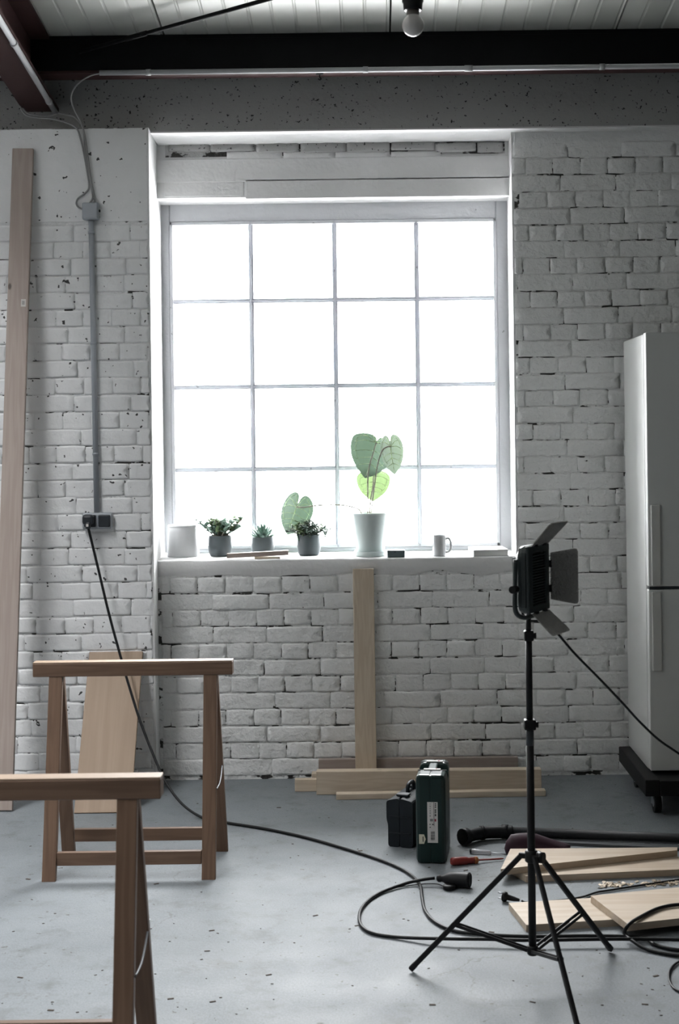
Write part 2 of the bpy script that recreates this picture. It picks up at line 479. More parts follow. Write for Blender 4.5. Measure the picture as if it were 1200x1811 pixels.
# ---- bricks
def brick_mesh(w, h, relief, seed, nx, nz=4):
    """pillow-fronted brick: local X along the wall, Z up, front at -Y"""
    rnd = random.Random(seed); vs = []; fs = []
    for j in range(nz + 1):
        for i in range(nx + 1):
            u = i / nx; t = j / nz
            x = (u - 0.5) * w; z = (t - 0.5) * h
            edge = min(min(u, 1 - u) * w, min(t, 1 - t) * h)
            y = -relief if edge > 1e-6 else -relief * 0.78
            if edge < 1e-6:
                x += rnd.uniform(-.0018, .0018); z += rnd.uniform(-.0018, .0018)
                if i in (0, nx) and j in (0, nz): x *= 0.993; z *= 0.965; y = -relief * 0.4
            else:
                y += rnd.uniform(-.0022, .0022) * (relief / 0.008)
                if edge < h * 0.3:
                    if j == 1: z -= h * 0.13
                    if j == nz - 1: z += h * 0.13
                    if i == 1: x -= w / nx * 0.6
                    if i == nx - 1: x += w / nx * 0.6
            vs.append((x, y, z))
    for j in range(nz):
        for i in range(nx):
            a = j * (nx + 1) + i
            fs.append((a, a + 1, a + nx + 2, a + nx + 1))
    ring = [i for i in range(nx + 1)] + [j * (nx + 1) + nx for j in range(1, nz + 1)] \
        + [nz * (nx + 1) + i for i in range(nx - 1, -1, -1)] + [j * (nx + 1) for j in range(nz - 1, 0, -1)]
    base = len(vs)
    for k in ring: vs.append((vs[k][0], 0.006, vs[k][2]))
    n = len(ring)
    for k in range(n): fs.append((ring[k], base + k, base + (k + 1) % n, ring[(k + 1) % n]))
    mb = MB().add(vs, fs, True)
    me = mb.mesh('brick')
    return me
COURSE = 0.0778
ZTOP = 0.95
def lay(wall, x0, x1, z_from, z_to, Y, relief, material, gap, nvar, seed, edge_out=(0, 0), flip=0, wob=1.0):
    rnd = random.Random(seed)
    lib = {}
    for kind, wdt in (('h', 0.129), ('s', 0.258)):
        for q in range(nvar):
            me = brick_mesh(wdt - gap, COURSE - gap, relief, seed * 100 + q + (50 if kind == 's' else 0), 4 if kind == 'h' else 7)
            me.materials.append(material); lib[kind, q] = me
    k = 0; n = 0
    z = ZTOP - COURSE * math.floor((ZTOP - z_from) / COURSE)
    while z < z_to - 0.02:
        zc = z + COURSE / 2
        idx = round((z - ZTOP) / COURSE)
        kind = 'h' if (idx + flip) % 2 else 's'
        p = 0.129 if kind == 'h' else 0.258
        x = x0 - (0.0645 if kind == 'h' else 0.0) + rnd.uniform(-.012, .012) - (0.0 if idx % 4 < 2 else 0.03)
        while x < x1 - 0.02:
            wdt = p * rnd.uniform(0.965, 1.035)
            a, c = max(x, x0 - edge_out[0] * rnd.uniform(0.2, 1)), min(x + wdt, x1 + edge_out[1] * rnd.uniform(0.2, 1))
            if c - a > 0.03:
                kd = 'h' if (c - a) < 0.17 else 's'
                o = bpy.data.objects.new('brick', lib[kd, rnd.randrange(nvar)])
                COL.objects.link(o); o.parent = wall
                o.location = ((a + c) / 2, Y - 0.001 + rnd.uniform(-.0012, .0004), zc + rnd.uniform(-.0025, .0025))
                o.rotation_euler = (rnd.uniform(-.02, .02) * wob, rnd.uniform(-.010, .010), rnd.uniform(-.012, .012) * wob)
                o.scale = ((c - a - gap) / ((0.129 if kd == 'h' else 0.258) - gap), rnd.uniform(0.3, 1.35), rnd.uniform(.94, 1.02))
                n += 1
            x += wdt
        z += COURSE
    return n
n1 = lay(wp, XL + 0.015, XR + 0.03, 0.0, 0.95, 0.0, 0.0045, M['brick'], 0.0034, 8, 3, (0, 0), 0, 0.5)
BX1, BX0 = XR + 1.20, W(-60, 800, PIER_Y).x
n2 = lay(wr, XR, BX1, 0.0, 2.93, 0.0, 0.0050, M['brick'], 0.003, 8, 5, (0.010, 0), 1, 0.7)
n3 = lay(wl, BX0, XL, 0.0, ZTOP + COURSE * 21, PIER_Y, 0.0016, M['brick_smooth'], 0.0018, 6, 11, (0, 0.008), 0, 0.2)
part('concrete_cap', MB().span((LWX - 0.1, PIER_Y - 0.004, ZTOP + COURSE * 21 + 0.012), (XL + 0.003, PIER_Y + 0.02, ZB - 0.002), 0.002), M['brick_smooth'], wl)
part('mortar_cap', MB().span((XR + 0.002, -0.006, ZTOP + COURSE * 26 - 0.03), (RWX, 0.02, ZB - 0.002), 0.002), M['brick'], wr)
part('plaster_face', MB().span((BX1 + 0.004, -0.006, 0), (RWX, 0.02, ZTOP + COURSE * 26 - 0.032)), M['brick'], wr)
part('plaster_face', MB().span((LWX - 0.1, PIER_Y - 0.004, 0), (BX0 - 0.004, PIER_Y + 0.02, ZTOP + COURSE * 21 + 0.010)), M['brick_smooth'], wl)
# the broken course and the plaster slabs above the window
lib = []
for q in range(4):
    me = brick_mesh(0.30, 0.056, 0.020, 900 + q, 7); me.materials.append(M['lintel']); lib.append(me)
a, c = W(292, 251, SPAN_Y), W(892, 271, SPAN_Y)
part('bare_joint', MB().span((a.x, SPAN_Y - 0.003, c.z), (c.x, SPAN_Y + 0.01, a.z)), M['joint'], wu)
xs = [296, 372, 452, 530, 612, 690, 768, 842, 890]
for i in range(len(xs) - 1):
    o = bpy.data.objects.new('brick', lib[i % 4]); COL.objects.link(o); o.parent = wu
    a, c = W(xs[i], 262, SPAN_Y), W(xs[i + 1], 262, SPAN_Y)
    o.location = ((a.x + c.x) / 2, SPAN_Y - 0.002, a.z + random.uniform(-.004, .004) + 0.003)
    o.scale = ((c.x - a.x - 0.008) / 0.30, 1, random.uniform(0.7, 0.95))
    o.rotation_euler = (0, random.uniform(-.02, .02), random.uniform(-.02, .02))
xs = [400, 500, 592, 690, 780]
me = brick_mesh(0.26, 0.042, 0.008, 950, 7); me.materials.append(M['reveal'])
for i in range(len(xs) - 1):
    o = bpy.data.objects.new('brick', me); COL.objects.link(o); o.parent = wu
    a, c = W(xs[i], 276, SPAN_Y), W(xs[i + 1], 276, SPAN_Y)
    o.location = ((a.x + c.x) / 2, SPAN_Y, a.z); o.scale = ((c.x - a.x - 0.006) / 0.26, 1, 1)
def slab(x0, y0, x1, y1, t):
    a, c = W(x0, y0, SPAN_Y), W(x1, y1, SPAN_Y)
    o = part('plaster_slab', MB().span((a.x, SPAN_Y - t, c.z), (c.x, SPAN_Y + 0.02, a.z), 0.003), M['reveal'], wu)
slab(276, 283, 905, 316, 0.010)
slab(434, 318, 905, 346.5, 0.010)
slab(290, 318, 431, 346.5, 0.003)

# ---- window
def window(name, mtx, w, h, xs, zs, fl, frr, ft, fb):
    """frame, glazing bars and panes; local X across, Z up from the sill, Y through the wall"""
    win = link(name, None); win['kind'] = 'structure'; win.matrix_world = mtx
    def p(nm, mb, m): return link(nm, mb.mesh(nm), win, m)
    b = MB()
    b.span((0, 0, 0), (fl, 0.07, h), 0.006); b.span((w - frr, 0, 0), (w, 0.07, h), 0.006)
    b.span((fl, 0.0, h - ft), (w - frr, 0.07, h), 0.006); b.span((fl, 0.0, 0), (w - frr, 0.07, fb), 0.004)
    p('window_frame', b, M['frame'])
    b = MB()
    q = 0.016
    b.span((fl, -0.012, fb), (fl + q, 0.03, h - ft), 0.003); b.span((w - frr - q, -0.012, fb), (w - frr, 0.03, h - ft), 0.003)
    b.span((fl, -0.012, h - ft - q), (w - frr, 0.03, h - ft), 0.003); b.span((fl, -0.012, fb), (w - frr, 0.03, fb + q), 0.003)
    p('casement_rim', b, M['frame'])
    for x in xs[1:-1]:
        b = MB().span((x - 0.012, 0.0, fb), (x + 0.012, 0.035, h - ft), 0.003)
        b.span((x - 0.004, -0.012, fb), (x + 0.004, 0.0, h - ft), 0.001); p('vertical_bar', b, M['bar'])
    for z in zs[1:-1]:
        b = MB().span((fl, 0.002, z - 0.011), (w - frr, 0.033, z + 0.011), 0.003)
        b.span((fl, -0.010, z - 0.004), (w - frr, 0.002, z + 0.004), 0.001); p('cross_bar', b, M['bar'])
    for i in range(len(xs) - 1):
        for j in range(len(zs) - 1):
            p('pane', MB().span((xs[i] + 0.002, 0.018, zs[j] + 0.002), (xs[i + 1] - 0.002, 0.022, zs[j + 1] - 0.002)), M['glass'])
    return win
ww = XRW - XLW; wh = ZS + 0.03 - SILL
gx = [W(x, 600, WIN_Y).x - XLW for x in (302, 445, 593, 738, 879)]
gz = [0.02] + [W(600, y, WIN_Y).z - SILL for y in (828, 682, 530, 390)]
window('window_1', Matrix.Translation((XLW, WIN_Y, SILL)), ww, wh, gx, gz, gx[0], ww - gx[-1], wh - gz[-1], 0.02)
# ---- roof: sloping ribbed panels, black edge beam, red rafter
SL = 0.147
def ceil_z(y): return W(600, 57, -0.35).z + SL * (-0.35 - y)
cx0 = W(690, 30, -0.5).x
PW = 1.005
SX0, SX1 = cx0 - 3 * PW + 0.01, cx0 - 2 * PW - 0.01
y0, y1 = BKY, 0.0
b = MB()
for (xa, xb, ya, yb) in ((LWX - .3, SX0, y0, y1), (SX1, RWX + .2, y0, y1), (SX0, SX1, y0, SKY_Y0), (SX0, SX1, SKY_Y1, y1)):
    q = [(xa, ya, ceil_z(ya)), (xb, ya, ceil_z(ya)), (xb, yb, ceil_z(yb)), (xa, yb, ceil_z(yb))]
    b.add([(x, y, z + .03) for x, y, z in q] + [(x, y, z + .12) for x, y, z in q],
          [(0, 1, 2, 3), (4, 5, 6, 7), (0, 1, 5, 4), (2, 3, 7, 6), (1, 2, 6, 5), (0, 3, 7, 4)])
ceiling = struct('ceiling', b, M['ceiling'])
prof = []
for k in range(10):
    x = 0.004 + k * (PW - 0.008) / 10
    prof += [(x, 0.0), (x + 0.084, 0.0), (x + 0.088, 0.0035), (x + 0.094, 0.0035)]
prof.append((PW - 0.004, 0.0))
def roof_panel(k, y0, y1, cache={}):
    if (y0, y1) not in cache:
        vs = []; fs = []
        for (x, d) in prof: vs += [(x, y0, ceil_z(y0) + d), (x, y1, ceil_z(y1) + d), (x, y0, ceil_z(y0) + 0.025), (x, y1, ceil_z(y1) + 0.025)]
        for i in range(len(prof) - 1):
            a = i * 4; fs += [(a, a + 1, a + 5, a + 4), (a + 2, a + 3, a + 7, a + 6)]
        e = (len(prof) - 1) * 4
        fs += [(0, 1, 3, 2), (e, e + 1, e + 3, e + 2)]
        cache[y0, y1] = MB().add(vs, fs).mesh('roof_panel'); cache[y0, y1].materials.append(M['panel'])
    o = bpy.data.objects.new('roof_panel', cache[y0, y1]); COL.objects.link(o); o.parent = ceiling
    o.location = (cx0 + k * PW, 0, 0)
for k in range(-2, 4): roof_panel(k, y0, y1)
roof_panel(-3, y0, SKY_Y0); roof_panel(-3, SKY_Y1, y1)
sk = (SKY_Y1 - SKY_Y0) * math.hypot(1, SL)
window('added_skylight', frame((SX0, SKY_Y1, ceil_z(SKY_Y1) + 0.05), (1, 0, 0), (0, -1, SL)), SX1 - SX0, sk,
       [0.04 + (SX1 - SX0 - 0.08) * i / 2 for i in range(3)], [0.03 + (sk - 0.06) * i / 4 for i in range(5)], 0.04, 0.04, 0.03, 0.03)  # unseen skylight, put in to light the pier and left floor

zb = W(600, 124, -0.35).z; zt = ceil_z(-0.35)
bm_root = thing('edge_beam', ((LWX + RWX) / 2, -0.3, zb), 'long black steel beam under the roof panels, above the grey lintel', 'beam')
b = MB().span((LWX, -0.35, zb + 0.012), (RWX, -0.338, zt - 0.002)); part('web', b, M['steel_black'], bm_root)
part('lower_flange', MB().span((LWX, -0.352, zb), (RWX, -0.23, zb + 0.012), 0.002), M['steel_red'], bm_root, 'dark red lower flange')
part('upper_flange', MB().span((LWX, -0.352, zt - 0.02), (RWX, -0.24, zt - 0.006)), M['steel_black'], bm_root)

# rafter
a = W(42, 196, -0.13); c = W(104, 199, -0.13)
rx0, rx1, rz = a.x, c.x, (a.z + c.z) / 2
def slope_box(x0, x1, z0, z1, ya=-6.0, yb=-0.125):
    """box that follows the roof slope; z0, z1 are heights at yb"""
    d = SL * (yb - ya)
    vs = [(x0, ya, z0 + d), (x1, ya, z0 + d), (x1, yb, z0), (x0, yb, z0), (x0, ya, z1 + d), (x1, ya, z1 + d), (x1, yb, z1), (x0, yb, z1)]
    return MB().add(vs, [(0, 1, 2, 3), (4, 5, 6, 7), (0, 1, 5, 4), (1, 2, 6, 5), (2, 3, 7, 6), (3, 0, 4, 7)])
raf = thing('rafter', ((rx0 + rx1) / 2, -0.125, rz), 'dark red steel rafter sloping down to the wall at upper left', 'rafter')
part('bottom_flange', slope_box(rx0, rx1, rz, rz + 0.014), M['steel_red'], raf)
xm = (rx0 + rx1) / 2
zc = ceil_z(-0.125)
part('web', slope_box(xm - 0.006, xm + 0.006, rz + 0.014, zc - 0.016), M['steel_red'], raf)
part('top_flange', slope_box(rx0, rx1 + 0.01, zc - 0.016, zc - 0.003), M['steel_red'], raf)

def clip_ring(c, r, axis, w):
    ax = Vector(axis).normalized()
    return MB().tube([Vector(c) - ax * w / 2, Vector(c) + ax * w / 2], r, 12)
# conduit under the rafter
cd = thing('conduit', (rx1, -0.15, rz), 'pale grey conduit fixed along the underside of the red rafter', 'conduit')
p0 = Vector((rx1 - 0.010, -0.16, rz - 0.0145 + SL * 0.035)); p1 = Vector((rx1 - 0.010, -5.5, rz - 0.0145 + SL * (5.5 - 0.125)))
part('tube', MB().tube([p0, p1], 0.0125, 14), M['conduit'], cd)
dr = (p1 - p0).normalized()
for t in (0.13, 0.75, 1.6):
    part('clip', clip_ring(p0 + dr * t, 0.0155, dr, 0.02), M['conduit'], cd)
# conduit along the edge beam
a = W(176, 129, -0.367); c = W(1215, 118, -0.367)
cd2 = thing('conduit', (a.x, -0.367, a.z), 'long pale grey conduit running below the black beam', 'conduit')
c.z = a.z + (c.z - a.z) * 0.5 ; ex = Vector((RWX - 0.02, -0.367, c.z))
part('tube', MB().tube([a, ex], 0.0115, 14), M['conduit'], cd2)
for px in (262, 646, 828, 1064):
    k = W(px, 124, -0.367).x; q = a + (ex - a) * ((k - a.x) / (ex.x - a.x))
    part('clip', clip_ring(q, 0.0145, (1, 0, 0), 0.022 if px != 828 else 0.035), M['conduit'], cd2)
# its left neighbour, seen beyond the rafter
cq = W(-20, 133, -0.367)
solid('conduit', MB().tube([(LWX + 0.02, -0.367, cq.z), (W(14, 133, -0.367).x, -0.367, cq.z)], 0.0115, 12), M['conduit'], (cq.x, -0.367, cq.z),
      'short pale conduit end at the left edge, left of the red rafter', 'conduit')
# brace rod
a = W(140, 92, -0.37); c = W(476, -2, -0.78)
d = (c - a).normalized()
br = thing('brace_rod', a, 'thin black brace rod slanting up across the roof panels', 'rod')
part('rod', MB().tube([a, c + d * 0.08], 0.009, 10), M['steel_black'], br)
part('turnbuckle', MB().tube([a + d * 0.25, a + d * 0.36], 0.0125, 8), M['steel_black'], br)
# small beam hook
h = W(565, 138, -0.30)
hk = thing('beam_hook', (h.x, h.y, zb), 'small black hook clamped under the beam above the window', 'hook')
part('plate', MB().span((h.x - .016, h.y - .01, zb - 0.006), (h.x + .016, h.y + .01, zb - 0.0005)), M['steel_black'], hk)
part('eye', MB().tube(smooth_path([(h.x, h.y, zb - .005), (h.x, h.y, zb - .018), (h.x + .006, h.y, zb - .025), (h.x, h.y, zb - .03), (h.x - .006, h.y, zb - .025)], 4), 0.003, 6), M['steel_black'], hk)

# ---- hanging bulb
q = W(730, 45, CY + 3.97)
pb = thing('pendant_bulb', (q.x, q.y, q.z), 'white globe bulb hanging in a black socket from the roof', 'light bulb')
R_ = 0.0305
prof = [(0.0005, -R_)] + [(R_ * math.sin(t), -R_ * math.cos(t)) for t in [0.25, 0.5, 0.8, 1.1, 1.4, 1.7, 2.0, 2.25, 2.45]] + [(0.0165, 0.032), (0.0150, 0.040)]
part('bulb', MB().lathe(prof, 32, Matrix.Translation(q)), M['bulb'], pb)
part('bulb_neck', MB().lathe([(0.0182, 0.0245), (0.0185, 0.034), (0.0175, 0.040), (0.012, 0.046)], 24, Matrix.Translation(q)), M['bulb_neck'], pb)
part('socket', MB().lathe([(0.0235, 0.041), (0.026, 0.043), (0.0275, 0.062), (0.030, 0.066), (0.030, 0.078), (0.027, 0.082), (0.025, 0.11), (0.012, 0.125), (0.006, 0.13)], 24, Matrix.Translation(q)), M['black'], pb)
part('cable', MB().tube([q + Vector((0, 0, .125)), (q.x, q.y, ceil_z(q.y) - 0.004)], 0.003, 8), M['rubber'], pb)
part('ceiling_rose', MB().lathe([(0.04, -0.03), (0.045, -0.02), (0.045, -0.008)], 20, Matrix.Translation((q.x, q.y, ceil_z(q.y)))), M['black'], pb)

# ---- wiring on the left pier
YP = PIER_Y - 0.006
jc = W(162, 375, YP)
jb = thing('junction_box', (jc.x, PIER_Y, jc.z - 0.04), 'grey square junction box on the white pier, three cables entering', 'junction box')
part('box', MB().box(0.074, 0.036, 0.078, Matrix.Translation((jc.x, PIER_Y - 0.024, jc.z)), 0.006), M['conduit_wall'], jb)
part('lid', MB().box(0.066, 0.006, 0.070, Matrix.Translation((jc.x, PIER_Y - 0.044, jc.z)), 0.003), M['conduit_wall'], jb)
part('grommet', MB().lathe([(0.006, 0), (0.006, 0.006)], 10, Matrix.Translation((jc.x + 0.037, PIER_Y - 0.024, jc.z + .002)) @ Matrix.Rotation(R(90), 4, 'Y')), M['black'], jb)
def cable(pts, r, m, label):
    p = smooth_path(pts, 8)
    return solid('cable', MB().tube(p, r, 8), m, p[0], label, 'cable')
yc = PIER_Y - 0.014
e = Vector((rx1 - 0.010, -0.155, rz - 0.012))
cable([e + Vector((0.004, 0, 0.004)), W(116, 203, -0.16), W(132, 207, -0.20), W(144, 220, -0.205), W(148, 235, yc - .006), W(150, 262, yc), W(158, 310, yc), W(163, 340, yc), W(163, 352, yc), W(158, 360, yc)], 0.0042, M['cable_grey'],
      'grey cable dropping straight from the rafter conduit to the junction box')
cable([e + Vector((-0.004, 0, 0.002)), W(100, 201, -0.165), W(85, 205, -0.17), W(65, 204, -0.175), W(47, 199, -0.175), W(36, 184, -0.17), W(31, 168, -0.165), W(35, 187, -0.20), W(46, 203, -0.215), W(66, 208, -0.22), W(90, 210, -0.22), W(118, 217, -0.215), W(134, 226, -0.205), W(141, 240, yc), W(148, 270, yc), W(155, 310, yc), W(157, 332, yc), W(150, 342, yc), W(138, 351, yc), W(135, 360, yc), W(139, 367, yc), W(147, 370, yc)], 0.0042, M['cable_grey'],
      'grey cable swinging under the rafter end and looping beside the junction box')
cable([W(177, 130, -0.367), W(160, 134, -0.36), W(140, 146, -0.345), W(128, 162, -0.33), W(126, 178, -0.30), W(133, 198, -0.25), W(142, 215, -0.215), W(149, 235, yc - .008), W(155, 275, yc - .006), W(161, 320, yc - .004), W(166, 345, yc), W(168, 360, yc)], 0.0035, M['cable_grey'],
      'thin grey cable arching from the beam conduit down to the junction box')
# wall conduit
t0 = W(161, 391, PIER_Y - 0.018); t1 = W(171, 906, PIER_Y - 0.018)
cw = thing('conduit', (t1.x, PIER_Y, t1.z), 'vertical blue-grey conduit on the white pier between junction box and socket', 'conduit')
part('tube', MB().tube([t0, t1], 0.0125, 16), M['conduit_wall'], cw)
for t in (0.04, 0.42, 0.8):
    part('clip', clip_ring(t0.lerp(t1, t), 0.015, (0, 0, 1), 0.012), M['conduit_wall'], cw)
# double socket
s0 = W(172.5, 921, PIER_Y - 0.02)
so = thing('wall_socket', (s0.x, PIER_Y, s0.z - 0.04), 'grey double wall socket with black square inserts on the pier', 'socket')
part('plate', MB().box(0.136, 0.03, 0.074, Matrix.Translation((s0.x, PIER_Y - 0.019, s0.z)), 0.008), M['conduit_wall'], so)
for dx in (-0.032, 0.033):
    part('insert', MB().box(0.054, 0.012, 0.055, Matrix.Translation((s0.x + dx, PIER_Y - 0.036, s0.z)), 0.005), M['dark'], so)

# ------------------------------------------------------------------ refrigerator on its dolly
DT = 0.16
g0 = F(1149, 1380, DT); g1 = F(1086, 1320, DT)
dx0 = (g0.x + g1.x) / 2; dy0, dy1 = g0.y, min(g1.y, -0.06)
DW = 0.72
dol = thing('furniture_dolly', (dx0 + DW / 2, (dy0 + dy1) / 2, 0), 'black wheeled dolly under the white refrigerator', 'dolly')
part('platform', MB().span((dx0 + 0.02, dy0 + 0.02, DT - 0.03), (dx0 + DW - 0.02, dy1 - 0.02, DT - 0.008)), M['black'], dol)
for (a, c) in (((dx0, dy0, DT - .068), (dx0 + 0.06, dy1, DT)), ((dx0 + DW - .06, dy0, DT - .068), (dx0 + DW, dy1, DT)),
               ((dx0 + .06, dy0, DT - .068), (dx0 + DW - .06, dy0 + .06, DT - .004)), ((dx0 + .06, dy1 - .06, DT - .068), (dx0 + DW - .06, dy1, DT - .004))):
    part('rail', MB().span(a, c, 0.004), M['black'], dol)
for (x, y) in ((dx0 + 0.065, dy0 + 0.10), (dx0 + 0.065, dy1 - 0.12), (dx0 + DW - .065, dy0 + 0.10), (dx0 + DW - .065, dy1 - .12)):
    w = part('caster_wheel', MB().tube([(x - 0.014, y, 0.0425), (x + 0.014, y, 0.0425)], 0.042, 20), M['rubber'], dol)
    part('wheel_hub', MB().tube([(x - 0.016, y, 0.0425), (x + 0.016, y, 0.0425)], 0.018, 14), M['steel'], w)
    br_ = MB().box(0.004, 0.03, 0.055, Matrix.Translation((x - 0.019, y, 0.065))); br_.box(0.004, 0.03, 0.055, Matrix.Translation((x + 0.019, y, 0.065)))
    br_.box(0.05, 0.05, 0.004, Matrix.Translation((x, y, 0.091)))
    part('caster_fork', br_, M['steel'], dol)
fl_ = F(1158, 1366, DT); fb_ = F(1123, 1318, DT)
fx = (W(1133, 587, fl_.y).x + fl_.x) / 2
fy0 = fl_.y; fy1 = min(fb_.y, -0.05)
fz1 = W(1133, 588, fy0).z
FW = 0.60
fr_ = thing('refrigerator', (fx + FW / 2, (fy0 + fy1) / 2, DT), 'tall white two-door refrigerator standing on a black dolly', 'refrigerator')
fm = Matrix.Translation((fx + FW / 2, 0, 0))
part('body', MB().span((fx, fy0 + 0.062, DT + 0.001), (fx + FW, fy1, fz1 - 0.004), 0.004), M['white_gloss'], fr_)
part('gasket', MB().span((fx + 0.01, fy0 + 0.050, DT + 0.03), (fx + FW - 0.01, fy0 + 0.063, fz1 - 0.012)), M['gasket'], fr_)
zg = W(1145, 1040, fy0).z
for (z0, z1, hz0, hz1) in ((DT + 0.006, zg - 0.008, W(1150, 1187, fy0).z, W(1150, 1047, fy0).z), (zg + 0.006, fz1, W(1150, 1035, fy0).z, W(1150, 893, fy0).z)):
    d_ = part('door', MB().span((fx, fy0, z0), (fx + FW, fy0 + 0.050, z1), 0.004), M['white_gloss'], fr_)
    part('handle', MB().span((fx + 0.012, fy0 - 0.012, hz0), (fx + 0.052, fy0 + 0.004, hz1), 0.004), M['handle'], d_)
part('door_gap_strip', MB().span((fx + 0.006, fy0 + 0.012, zg - 0.009), (fx + FW - 0.006, fy0 + 0.05, zg + 0.007)), M['dark'], fr_)

# ------------------------------------------------------------------ sawhorses
def sawhorse(p, label):
    """p: right end of the beam's top front edge on the floor plan (x, y); the trestle runs to -X"""
    L, top, bw, bh = 0.745, 0.772, 0.055, 0.05
    o = thing('sawhorse', (p[0] - L / 2, p[1], 0), label, 'sawhorse', 'brown wooden sawhorses')
    def along(x, y, z): return frame((x, y, z), (1, 0, 0), (0, 0, 1))
    lpart('beam', MB().box(L, bw, bh, None, 0.003), M['trestle'], o, along(p[0] - L / 2, p[1], top - bh / 2 - 0.004))
    lpart('edge_strip_sheen', MB().box(L, bw - 0.004, 0.004, None, 0.001), M['ply'], o, along(p[0] - L / 2, p[1], top - 0.002))  # edge strip paler than the beam, sky reflection put into its colour
    lx = (p[0] - L + 0.085, p[0] - 0.083)
    for s, spread in ((-1, 0.165), (1, 0.185)):
        for x in lx:
            a = Vector((x, p[1] + s * 0.012, top - bh - 0.005)); c = Vector((x + (0.012 if x == lx[1] else -0.004) * (1 if s > 0 else 0.2), p[1] + s * spread, 0.0))
            d = c - a; ln = d.length
            m = frame((a + c) / 2, d, (0, s, 0))
            mb = MB().box(ln, 0.05, 0.026, None, 0.002)
            # cut the foot level with the floor
            for i, v in enumerate(mb.v):
                w_ = m @ Vector(v)
                if w_.z < 0.03: mb.v[i] = tuple(m.inverted() @ Vector((w_.x, w_.y, 0.0005 if w_.z < 0.018 else w_.z)))
            lpart('leg', mb, M['trestle'], o, m)
        zz = 0.075; f = zz / (top - bh)
        y = p[1] + s * (spread + (0.012 - spread) * f) + (0.004 * -s)
        lpart('stretcher', MB().box(lx[1] - lx[0] - 0.05, 0.022, 0.048, None, 0.002), M['trestle'], o, along((lx[0] + lx[1]) / 2, y, zz))
    # folding stay on the right-hand legs
    ya = p[1] - 0.10; yb = p[1] + 0.105; xs_ = lx[1] + 0.027
    a = Vector((xs_, ya, 0.31)); c = Vector((xs_, yb, 0.36))
    st = part('stay', MB().tube(smooth_path([a, a.lerp(c, 0.35) + Vector((0.004, 0, -0.012)), a.lerp(c, 0.7) + Vector((0.003, 0, -0.008)), c], 4), 0.0028, 6), M['stay'], o)
    part('stay_plate', MB().box(0.004, 0.026, 0.022, Matrix.Translation((xs_, yb + 0.008, 0.362))), M['steel'], st)
    return o
pf = W(410, 1174, CY + 5.30)
sawhorse((pf.x, CY + 5.335), 'brown wooden sawhorse standing farther back, whole and nearer the brick wall')
pn = W(283, 1376, CY + 3.49)
near = sawhorse((pn.x, CY + 3.52), 'brown wooden sawhorse in the left foreground, cut off by the picture edge')

lg = [c for c in near.children if c.name.startswith('leg')][1]
kp = lg.matrix_local.inverted() @ (W(207, 1700, CY + 3.40) - near.location)
kn = MB().lathe([(0.016, 0.0), (0.015, 0.0006)], 20, Matrix.Translation((kp.x, kp.y, math.copysign(0.013, kp.z))) @ Matrix.Diagonal((1.5, 0.8, math.copysign(1, kp.z), 1)))
link('knot', kn.mesh('knot'), lg, M['knot'])['label'] = 'dark oval knot'
# ------------------------------------------------------------------ timber
def lean(name, t0, t1, w, th, material, label, cat, group=None):
    """plank from foot t0 to head t1 (centre lines of its room-side face), width across X"""
    t0, t1 = Vector(t0), Vector(t1); d = t1 - t0
    m = frame((t0 + t1) / 2, d, (0, -1, 0))
    m = m @ Matrix.Translation((0, 0, -th / 2))
    return lsolid(name, MB().box(d.length, w, th, None, 0.0025), material, m, label, cat, group)
# tall plank at the left edge
foot = F(2, 1436, 0.0); head = W(40, 262, PIER_Y - 0.032)
foot.z = 0.006
pl = lean('plank', foot, head, 0.094, 0.024, M['pine_grey'], 'tall weathered pine plank leaning on the white pier at the left edge', 'plank')
inv = pl.matrix_world.inverted()
q = inv @ W(38, 534, PIER_Y - 0.13)
lb = link('price_sticker', MB().box(0.034, 0.022, 0.0006, Matrix.Translation((q.x, -0.026 if q.y < 0 else q.y, 0.0125))).mesh('price_sticker'), pl, M['label'])
lb['label'] = 'small white barcode sticker'
for k in range(5):
    link('barcode_bar', MB().box(0.018, 0.0014 if k % 2 else 0.0006, 0.0003, Matrix.Translation((q.x, (-0.026 if q.y < 0 else q.y) - 0.005 + k * 0.0026, 0.013))).mesh('barcode_bar'), lb, M['ink'])
# plywood offcut
foot = F(198, 1437, 0.004); head = W(205, 1152, PIER_Y - 0.018); foot.x = (foot.x + head.x) / 2 - 0.02
lean('plywood_board', foot, head, 0.243, 0.018, M['ply'], 'tan plywood board leaning on the wall behind the sawhorse', 'board')
# beams lying along the wall
zf = 0.104
bf = F(757, 1404, 0.0)
y_f = bf.y
x0 = W(559, 1390, y_f).x; x1 = W(957, 1384, y_f).x
def lying(x0, x1, y0, y1, z0, z1, material, label, rot=0.0, name='plank', group='planks lying along the brick wall'):
    m = frame(((x0 + x1) / 2, (y0 + y1) / 2, (z0 + z1) / 2), (math.cos(rot), math.sin(rot), 0), (0, 0, 1))
    return lsolid(name, MB().box(x1 - x0, abs(y1 - y0), z1 - z0, None, 0.003), material, m, label, 'plank', group)
lying(x0, x1, y_f, y_f + 0.055, 0.0, zf, M['pine'], 'thick pale beam on edge, front of the timber under the window', -0.012)
xr0 = W(563, 1350, -0.03).x; xr1 = W(915, 1348, -0.03).x
lying(xr0, xr1, -0.046, -0.016, 0.0, W(740, 1341, -0.046).z, M['pine_grey'], 'knotty plank on edge against the wall behind the thick beam')
yq = F(540, 1400, 0.0).y
lying(W(521, 1390, yq).x, W(880, 1390, yq).x, y_f + 0.066, y_f + 0.10, 0.0, 0.055, M['pine'], 'low batten poking out left behind the thick beam')
lying(W(551, 1375, -0.13).x, W(800, 1375, -0.13).x, -0.15, -0.10, 0.0, 0.058, M['pine'], 'short batten stub between the thick beam and the wall')
yt = F(600, 1414, 0.0).y
